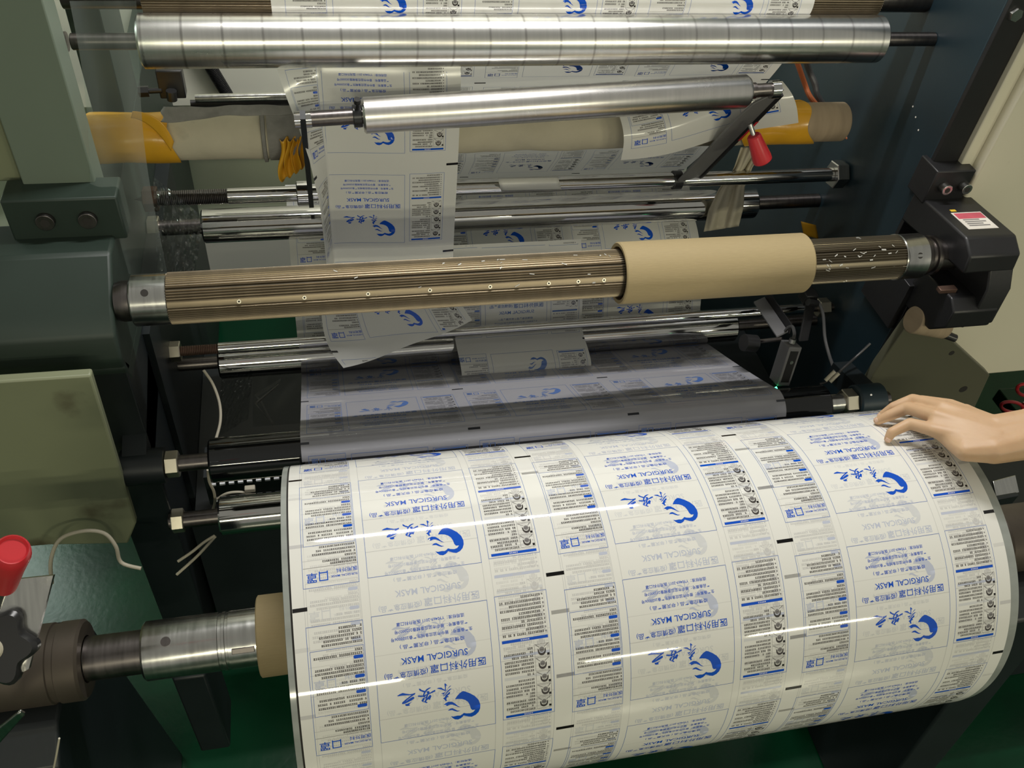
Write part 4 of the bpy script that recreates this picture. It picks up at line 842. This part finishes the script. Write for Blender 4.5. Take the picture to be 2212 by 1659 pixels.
t = thing('sensor_cable', 'thin dark cable looping down from the chrome rod beside the sensor', 'cable', at(1805, 820, 1.0))
obj('cable', MB().tube([at(1768, 652, 1.17), at(1778, 680, 1.15), at(1782, 730, 1.11), at(1792, 770, 1.07), at(1803, 800, 1.03), at(1806, 815, 1.01)], 0.0033), 'cable_grey', t)
t = thing('sensor_cable', 'pale cable running from the blue plate down to the black roller end', 'cable', at(1790, 820, 1.0))
obj('cable', MB().tube([at(1880, 742, 1.03), at(1850, 770, 1.02), at(1822, 795, 1.0), at(1795, 820, 0.985), at(1770, 830, 0.98)], 0.0025), 'cable_black', t)
for k in range(2): obj('cable_end', MB().rod(at(1783+k*10, 822+k*3, 0.98), at(1803+k*9, 802+k*4, 0.985), 0.0035, None, 12), 'cable_white', t)

# ------------------------------------------------------------------ unwind stand, lower left
t = thing('unwind_stand', 'dark cast stand and bearing carrying the left end of the big roll shaft', 'stand', V(-0.38, RC[0], -CAMZ))
obj('housing', MB().lathe([(-0.305, 0.027), (-0.305, 0.043), (-0.308, 0.046), (-0.330, 0.046), (-0.331, 0.044), (-0.338, 0.044), (-0.339, 0.046), (-0.42, 0.046)], RC, 56), 'bronze_dark', t)
obj('base', MB().prism([(0.46, -1.06), (0.50, -1.03), (0.62, -1.03), (0.66, -1.08), (0.75, -CAMZ), (0.40, -CAMZ)], -0.42, -0.335), 'dark_paint', t, bevel=0.004)
obj('foot_block', MB().box((-0.25, 0.62, -1.45), (-0.205, 0.70, -1.20)), 'dark_paint', t, bevel=0.004)
t = thing('locking_lever', 'steel locking plate with black star knob and red handle at the lower left edge', 'lever', at(40, 1480, 0.47))
q = [at(30, 1252, 0.50), at(115, 1243, 0.50), at(62, 1445, 0.44), at(50, 1452, 0.44), at(-40, 1462, 0.44), at(-30, 1260, 0.50)]
n = (q[1]-q[0]).cross(q[2]-q[0]).normalized(); n = n if n.y < 0 else -n
obj('plate', MB().add(q + [p - n*0.006 for p in q], [(5, 4, 3, 2, 1, 0), (6, 7, 8, 9, 10, 11)] + [(i, (i+1) % 6, 6+(i+1) % 6, 6+i) for i in range(6)]), 'steel', t)
kc = at(5, 1385, 0.47) + n*0.012; bx_ = Vector((1, 0, 0)); bx_ = (bx_ - n*bx_.dot(n)).normalized(); by_ = n.cross(bx_)
mb = MB(); K = 60; vs = []
for h, sc in ((0, 0.92), (0.003, 1.0), (0.013, 1.0), (0.017, 0.9), (0.017, 0.4)):
    for i in range(K):
        a = 2*math.pi*i/K; r = (0.033 + 0.0045*math.cos(6*a+0.6))*sc; vs.append(kc + n*h + bx_*r*math.cos(a) + by_*r*math.sin(a))
mb.add(vs, [(k*K+i, k*K+(i+1) % K, (k+1)*K+(i+1) % K, (k+1)*K+i) for k in range(4) for i in range(K)] + [tuple(range(4*K, 5*K))])
kn = obj('star_knob', mb, 'black_plastic', t); obj('knob_cap', MB().rod(kc + n*0.016, kc + n*0.019, 0.011, 0.009, 24), 'cable_white', kn)
obj('handle_rod', MB().rod(at(-12, 1320, 0.45), at(14, 1250, 0.43), 0.004, None, 14), 'steel', t)
g0, g1 = at(10, 1262, 0.43), at(26, 1190, 0.41); gd = g1-g0; u_ = gd.normalized(); b1 = u_.orthogonal().normalized(); b2 = u_.cross(b1); vs = []; n_ = 28
prof = [(-0.02, 0.008), (0, 0.0095), (0.6, 0.0115), (0.92, 0.0132), (1.0, 0.0122), (1.03, 0.0105), (1.0, 0.009)]
for f, rr in prof:
    for i in range(n_): w = 2*math.pi*i/n_; vs.append(g0 + gd*f + rr*(b1*math.cos(w)+b2*math.sin(w)))
obj('red_grip', MB().add(vs, [(k*n_+i, k*n_+(i+1) % n_, (k+1)*n_+(i+1) % n_, (k+1)*n_+i) for k in range(len(prof)-1) for i in range(n_)] + [tuple(range(n_))[::-1], tuple(range(6*n_, 7*n_))]), 'red_plastic', t, label='tapered red plastic grip')
obj('catch', MB().grid(lambda a, b: at(0+55*a-10*b, 1600-25*b-62*a*(1-b*0.3), 0.46), 8, 6), 'steel', t, solid=0.003)
t = thing('floor_strip', 'thin pale strip of tape on the dark base at the bottom left', 'strip', at(120, 1659, 0.45))
obj('strip', MB().tube([at(128, 1595, 0.45), at(122, 1630, 0.45), at(114, 1670, 0.45)], 0.0011), 'cable_white', t)
# cables on the left
for lab, pts, r, m in (('pale cable arching over the green floor at the lower left', [(112, 1260, .85), (110, 1210, .86), (130, 1165, .87), (180, 1147, .87), (225, 1152, .87), (250, 1180, .86), (262, 1215, .85), (305, 1228, .84)], 0.003, 'cable_white'),
                       ('tan cable hanging beside the rusty rod on the left', [(440, 800, 1.16), (460, 830, 1.15), (474, 870, 1.12), (476, 910, 1.09), (466, 950, 1.06)], 0.0025, 'cable_white'),
                       ('thin tan wire lying along the slotted cable duct', [(470, 1078, 1.0), (490, 1066, 1.0), (520, 1063, 1.0), (550, 1070, 1.0), (565, 1074, 1.0)], 0.0024, 'cable_white'),
                       ('white wire hanging at the left end of the slotted duct', [(449, 1015, 1.0), (452, 1040, 1.0), (462, 1062, 1.0), (464, 1085, 1.0), (458, 1105, 1.0)], 0.0024, 'cable_white'),
                       ('upper of two white wires under the low steel roller', [(464, 1157, .92), (440, 1172, .91), (415, 1192, .90), (384, 1213, .89)], 0.0024, 'cable_white'),
                       ('lower of two white wires under the low steel roller', [(466, 1158, .92), (446, 1180, .91), (422, 1205, .90), (382, 1241, .89)], 0.0024, 'cable_white'),
                       ('orange hose behind the right end of the top roller', [(1690, 60, 1.42), (1720, 130, 1.44), (1738, 180, 1.45), (1752, 212, 1.44), (1790, 255, 1.435), (1835, 300, 1.37)], 0.005, 'orange_hose'),
                       ('black hose behind the right end of the top roller', [(1715, 60, 1.45), (1745, 145, 1.47), (1760, 180, 1.46), (1768, 210, 1.45), (1800, 255, 1.44), (1838, 295, 1.375)], 0.006, 'cable_grey')):
    t = thing('cable', lab, 'cable', at(pts[-1][0], pts[-1][1], pts[-1][2])); obj('wire', MB().tube([at(*p) for p in pts], r), m, t)
t = thing('cable_tie', 'small pale connector on the wires in the slotted duct', 'connector', at(545, 1060, 1.0))
obj('body', MB().obox(at(540, 1056, 1.0), (0.009, 0, 0), (0, 0.005, 0), (0, 0, 0.005)), 'cable_white', t, bevel=0.0015)
# clear plastic film left hanging on the left frame
def crumple(pts, Y, amp, seed, nu=26, nv=40):
    rg = random.Random(seed); H = [(rg.uniform(2, 26), rg.uniform(2, 26), rg.uniform(0, 6.28)) for _ in range(9)]
    def f(a, b):
        (x0, y0), (x1, y1), (x2, y2), (x3, y3) = pts
        x = (x0*(1-a)+x1*a)*(1-b)+(x3*(1-a)+x2*a)*b; y = (y0*(1-a)+y1*a)*(1-b)+(y3*(1-a)+y2*a)*b
        w = sum(abs(math.sin(p*a+q*b+r))-0.6 for p, q, r in H)/9; return at(x, y, Y + amp*w)
    return MB().grid(f, nu, nv)
t = thing('clear_film', 'crumpled clear plastic film hanging beside the steel rollers on the left', 'plastic film', at(520, 930, 1.2))
obj('sheet', crumple([(478, 822), (546, 812), (536, 905), (470, 945)], 1.20, 0.03, 4), 'clear_film', t, smooth=30)
t = thing('clear_film', 'flat clear plastic film with a sharp V-shaped fold left of the grey web', 'plastic film', at(600, 925, 1.24))
obj('sheet', MB().grid(lambda a, b: at(546+106*a, 812+110*b-8*a, 1.25+0.004*math.sin(5*a+3*b)), 16, 16), 'clear_film', t, smooth=180)
for (x0, y0, x1, y1) in ((552, 872, 602, 830), (552, 872, 590, 918)):  # pale strips stand in for the glint along the crease
    obj('fold', MB().grid(lambda a, b: at(x0+(x1-x0)*a + 2*(b-0.5), y0+(y1-y0)*a + 5*(b-0.5)*(1-0.6*a), 1.244 - 0.003*math.sin(3.14*b)), 12, 4), 'glue_and_fold_glint', t, smooth=180, solid=0.0003)
t = thing('clear_film', 'clear plastic film hanging over the left frame beside the ribbed shaft', 'plastic film', at(400, 600, 1.15))
obj('sheet', crumple([(330, 380), (440, 470), (420, 600), (340, 600)], 1.20, 0.04, 9), 'clear_film', t, smooth=30)
t = thing('clear_film', 'long clear plastic film hanging down the inside of the left frame', 'plastic film', at(320, 900, 1.1))
obj('sheet', MB().grid(lambda a, b: at(150+135*a+70*b+10*math.sin(5*b+2*a), 2+590*b, 1.125 + 0.012*math.sin(4*a+3*b) + 0.006*math.sin(9*a-4*b)), 30, 40), 'milky_film', t, smooth=180)
# right-hand side below: stand, scissors, bits
t = thing('unwind_stand', 'dark stand with a bright metal clip behind the right end of the big roll', 'stand', V(0.98, RC[0], -CAMZ))
obj('plinth', MB().box((0.86, 0.64, -CAMZ), (1.7, 0.98, -1.34)), 'dark_paint', t, bevel=0.004)
obj('shaft_end', MB().cyl(0.76, 0.95, 0.034, RC, 40, 0.001), 'dark_steel', t)
obj('bearing', MB().cyl(0.90, 0.985, 0.048, RC, 48, 0.003), 'bronze_dark', t)
obj('base', MB().prism([(0.46, -1.06), (0.50, -1.03), (0.62, -1.03), (0.66, -1.08), (0.75, -CAMZ), (0.40, -CAMZ)], 0.90, 0.985), 'dark_paint', t, bevel=0.004)
cc = at(2172, 1052, 0.72); obj('clip', MB().obox(cc, (0.028, 0.006, -0.004), (0.002, 0.014, 0.006), (0, -0.001, 0.002)), 'steel', t, bevel=0.001)
obj('clip_bracket', MB().obox(at(2160, 1085, 0.70), (0.030, 0.004, -0.004), (0, 0.004, 0), (0, 0, 0.018)), 'dark_paint', t, bevel=0.002)
t = thing('green_tray', 'green tray standing at the right edge behind the hand', 'tray', at(2190, 900, 1.25))
obj('tray', MB().obox(at(2205, 878, 1.25), (0.045, 0, 0), (0, 0.05, 0), (0, 0, 0.02)), 'floor_green', t, bevel=0.003)
t = thing('scissors', 'red-handled scissors lying in the green tray at the right edge', 'scissors', at(2180, 880, 1.2))
def loop(cx, cy, rx, ry, rot, Y):
    P = []
    for i in range(17):
        a = 2*math.pi*i/16; x = rx*math.cos(a); y = ry*math.sin(a); P.append(at(cx + x*math.cos(rot) - y*math.sin(rot), cy + x*math.sin(rot) + y*math.cos(rot), Y))
    return P
obj('handle', MB().tube(loop(2186, 879, 24, 11, 0.12, 1.19), 0.0042, 10, sub=3), 'red_plastic', t); obj('handle', MB().tube(loop(2213, 842, 16, 12, 0.2, 1.19), 0.0042, 10, sub=3), 'red_plastic', t)
obj('blade', MB().rod(at(2210, 872, 1.19), at(2260, 850, 1.2), 0.004, 0.002, 8), 'steel', t)
t = thing('marker_pen', 'pink and pale plastic object at the right edge beside the big roll', 'marker', at(2190, 1320, 0.60))
obj('cap', MB().rod(at(2196, 1272, 0.62), at(2212, 1300, 0.62), 0.011, 0.011, 20), 'pink_plastic', t); obj('body', MB().rod(at(2183, 1300, 0.63), at(2205, 1330, 0.63), 0.008, 0.007, 16), 'cable_white', t)
t = thing('tape_scrap', 'scrap of dull orange tape stuck inside the right side plate', 'tape', at(1745, 505, 1.30))
obj('tape', MB().grid(lambda a, b: at(1730+32*a+6*b, 478+30*b+8*a, 1.33-0.004*math.sin(3*a)), 6, 6), 'orange_tape', t, smooth=180, solid=0.0006)

# ------------------------------------------------------------------ the hand resting on the big roll
def H(px, py, h): return lift(px, py, RC, RR+h)
hand = thing('person', 'bare hand and wrist reaching in from the right, fingertips on the big printed roll', 'person', H(1914, 952, 0.004))
_b = bmesh.new(); bmesh.ops.create_icosphere(_b, subdivisions=2, radius=1.0); _b.verts.ensure_lookup_table()
SV = np.array([v.co[:] for v in _b.verts]); SF = np.array([[v.index for v in f.verts] for f in _b.faces]); _b.free()
HV, HF = [], []
def ball(c, r): HF.append(SF + len(HV)*len(SV)); HV.append(SV*r + np.array(c[:]))
def chain(pts):                                           # tapered limb: (point, radius) joints filled with overlapping balls
    for (p, r), (q, s) in zip(pts[:-1], pts[1:]):
        n = max(2, int((q-p).length/(0.25*min(r, s))))
        for i in range(n+1): f = i/n; ball(p.lerp(q, f), r*(1-f)+s*f)
pinky = [(H(1918, 949, 0.0055), 0.0052), (H(1926, 934, 0.014), 0.0066), (H(1966, 915, 0.026), 0.0076), (H(2014, 928, 0.034), 0.0090)]
ring_ = [(H(1896, 909, 0.0060), 0.0058), (H(1920, 898, 0.015), 0.0075), (H(1960, 881, 0.028), 0.0086), (H(2022, 899, 0.042), 0.0100)]
midl = [(H(1904, 898, 0.0060), 0.0058), (H(1930, 880, 0.020), 0.0074), (H(1972, 864, 0.032), 0.0085), (H(2036, 882, 0.046), 0.0102)]
indx = [(H(1930, 888, 0.006), 0.0056), (H(1952, 876, 0.016), 0.0070), (H(1990, 866, 0.028), 0.0080), (H(2052, 878, 0.040), 0.0100)]
thumb = [(H(2010, 885, 0.006), 0.0065), (H(2040, 885, 0.014), 0.0085), (H(2085, 890, 0.028), 0.0110), (H(2130, 915, 0.040), 0.0130)]
wr = [H(2152, 925, 0.050), H(2146, 972, 0.048)]
for c in (pinky, ring_, midl, indx, thumb): chain(c)
mc = []                                                    # metacarpals to the wrist, and the flesh between them
for (c, k, rr) in ((indx, 0.0, 0.0150), (midl, 0.15, 0.0165), (ring_, 0.5, 0.0175), (pinky, 0.85, 0.0170)):
    w = wr[0].lerp(wr[1], k); mc.append([(c[3][0], c[3][1]), (c[3][0].lerp(w, 0.5), rr*0.84), (w, rr)])
heel = [(H(2032, 940, 0.030), 0.0075), (H(2085, 975, 0.040), 0.0125), (wr[1], 0.0170)]; mc.append(heel)
for m in mc: chain(m)
for m, n in zip(mc[:-1], mc[1:]):
    for f in (0.33, 0.67): chain([(p.lerp(q, f), (r*(1-f)+s_*f)*(0.86, 1.0, 1.0)[i]) for i, ((p, r), (q, s_)) in enumerate(zip(m, n))])
f1 = [H(2215, 921, 0.056), H(2212, 956, 0.054)]; f2 = [H(2420, 880, 0.085), H(2430, 935, 0.080)]
for f in (0, 0.5, 1): chain([(wr[0].lerp(wr[1], f), 0.0175), (f1[0].lerp(f1[1], f), 0.0215), (f2[0].lerp(f2[1], f), 0.027)])
me = bpy.data.meshes.new('skin'); me.from_pydata(np.concatenate(HV).tolist(), [], np.concatenate(HF).tolist()); me.materials.append(MATS['skin'])
ho = bpy.data.objects.new('skin', me); SC.collection.objects.link(ho); ho.parent = hand; ho.matrix_parent_inverse = Matrix.Translation(hand.location).inverted()
md = ho.modifiers.new('union', 'REMESH'); md.mode = 'VOXEL'; md.voxel_size = 0.0014; md.use_smooth_shade = True
sm = ho.modifiers.new('smooth', 'SMOOTH'); sm.factor = 0.5; sm.iterations = 10
for c in (pinky, ring_, midl):                             # finger nails
    p, r = c[0]; d = (p - c[1][0]).normalized(); upv = Vector((0, -0.15, 1)); upv = (upv - d*upv.dot(d)).normalized(); sd = d.cross(upv)
    def nail(a, b):
        x = (a-0.5)*2; return p + d*(0.0045*(b-0.35)) + sd*x*r*0.62 + upv*(r*0.98*math.sqrt(max(0, 1-(x*0.62)**2)) - 0.0006*b)
    no = obj('nail', MB().grid(nail, 8, 6), 'nail', hand, smooth=180, solid=0.0004)

# repeats of a kind share a group
GROUPS = {'idler_roller': 'idler rollers of the machine', 'film_web': 'film webs running through the machine', 'film_tail': 'loose film ends', 'clear_film': 'clear plastic films on the left',
          'cable': 'loose cables and hoses', 'sensor_cable': 'cables beside the photo sensor', 'machine_cover': 'sheet-metal covers', 'side_frame': 'machine side frames',
          'shaft_holder': 'shaft holders', 'air_shaft': 'ribbed air shafts', 'film_roll': 'printed film rolls', 'unwind_stand': 'unwind stands', 'roller_bearing': 'bearings of the black roller'}
for o in SC.objects:
    k = o.name.split('.')[0]
    if o.parent is None and k in GROUPS and 'label' in o: o['group'] = GROUPS[k]
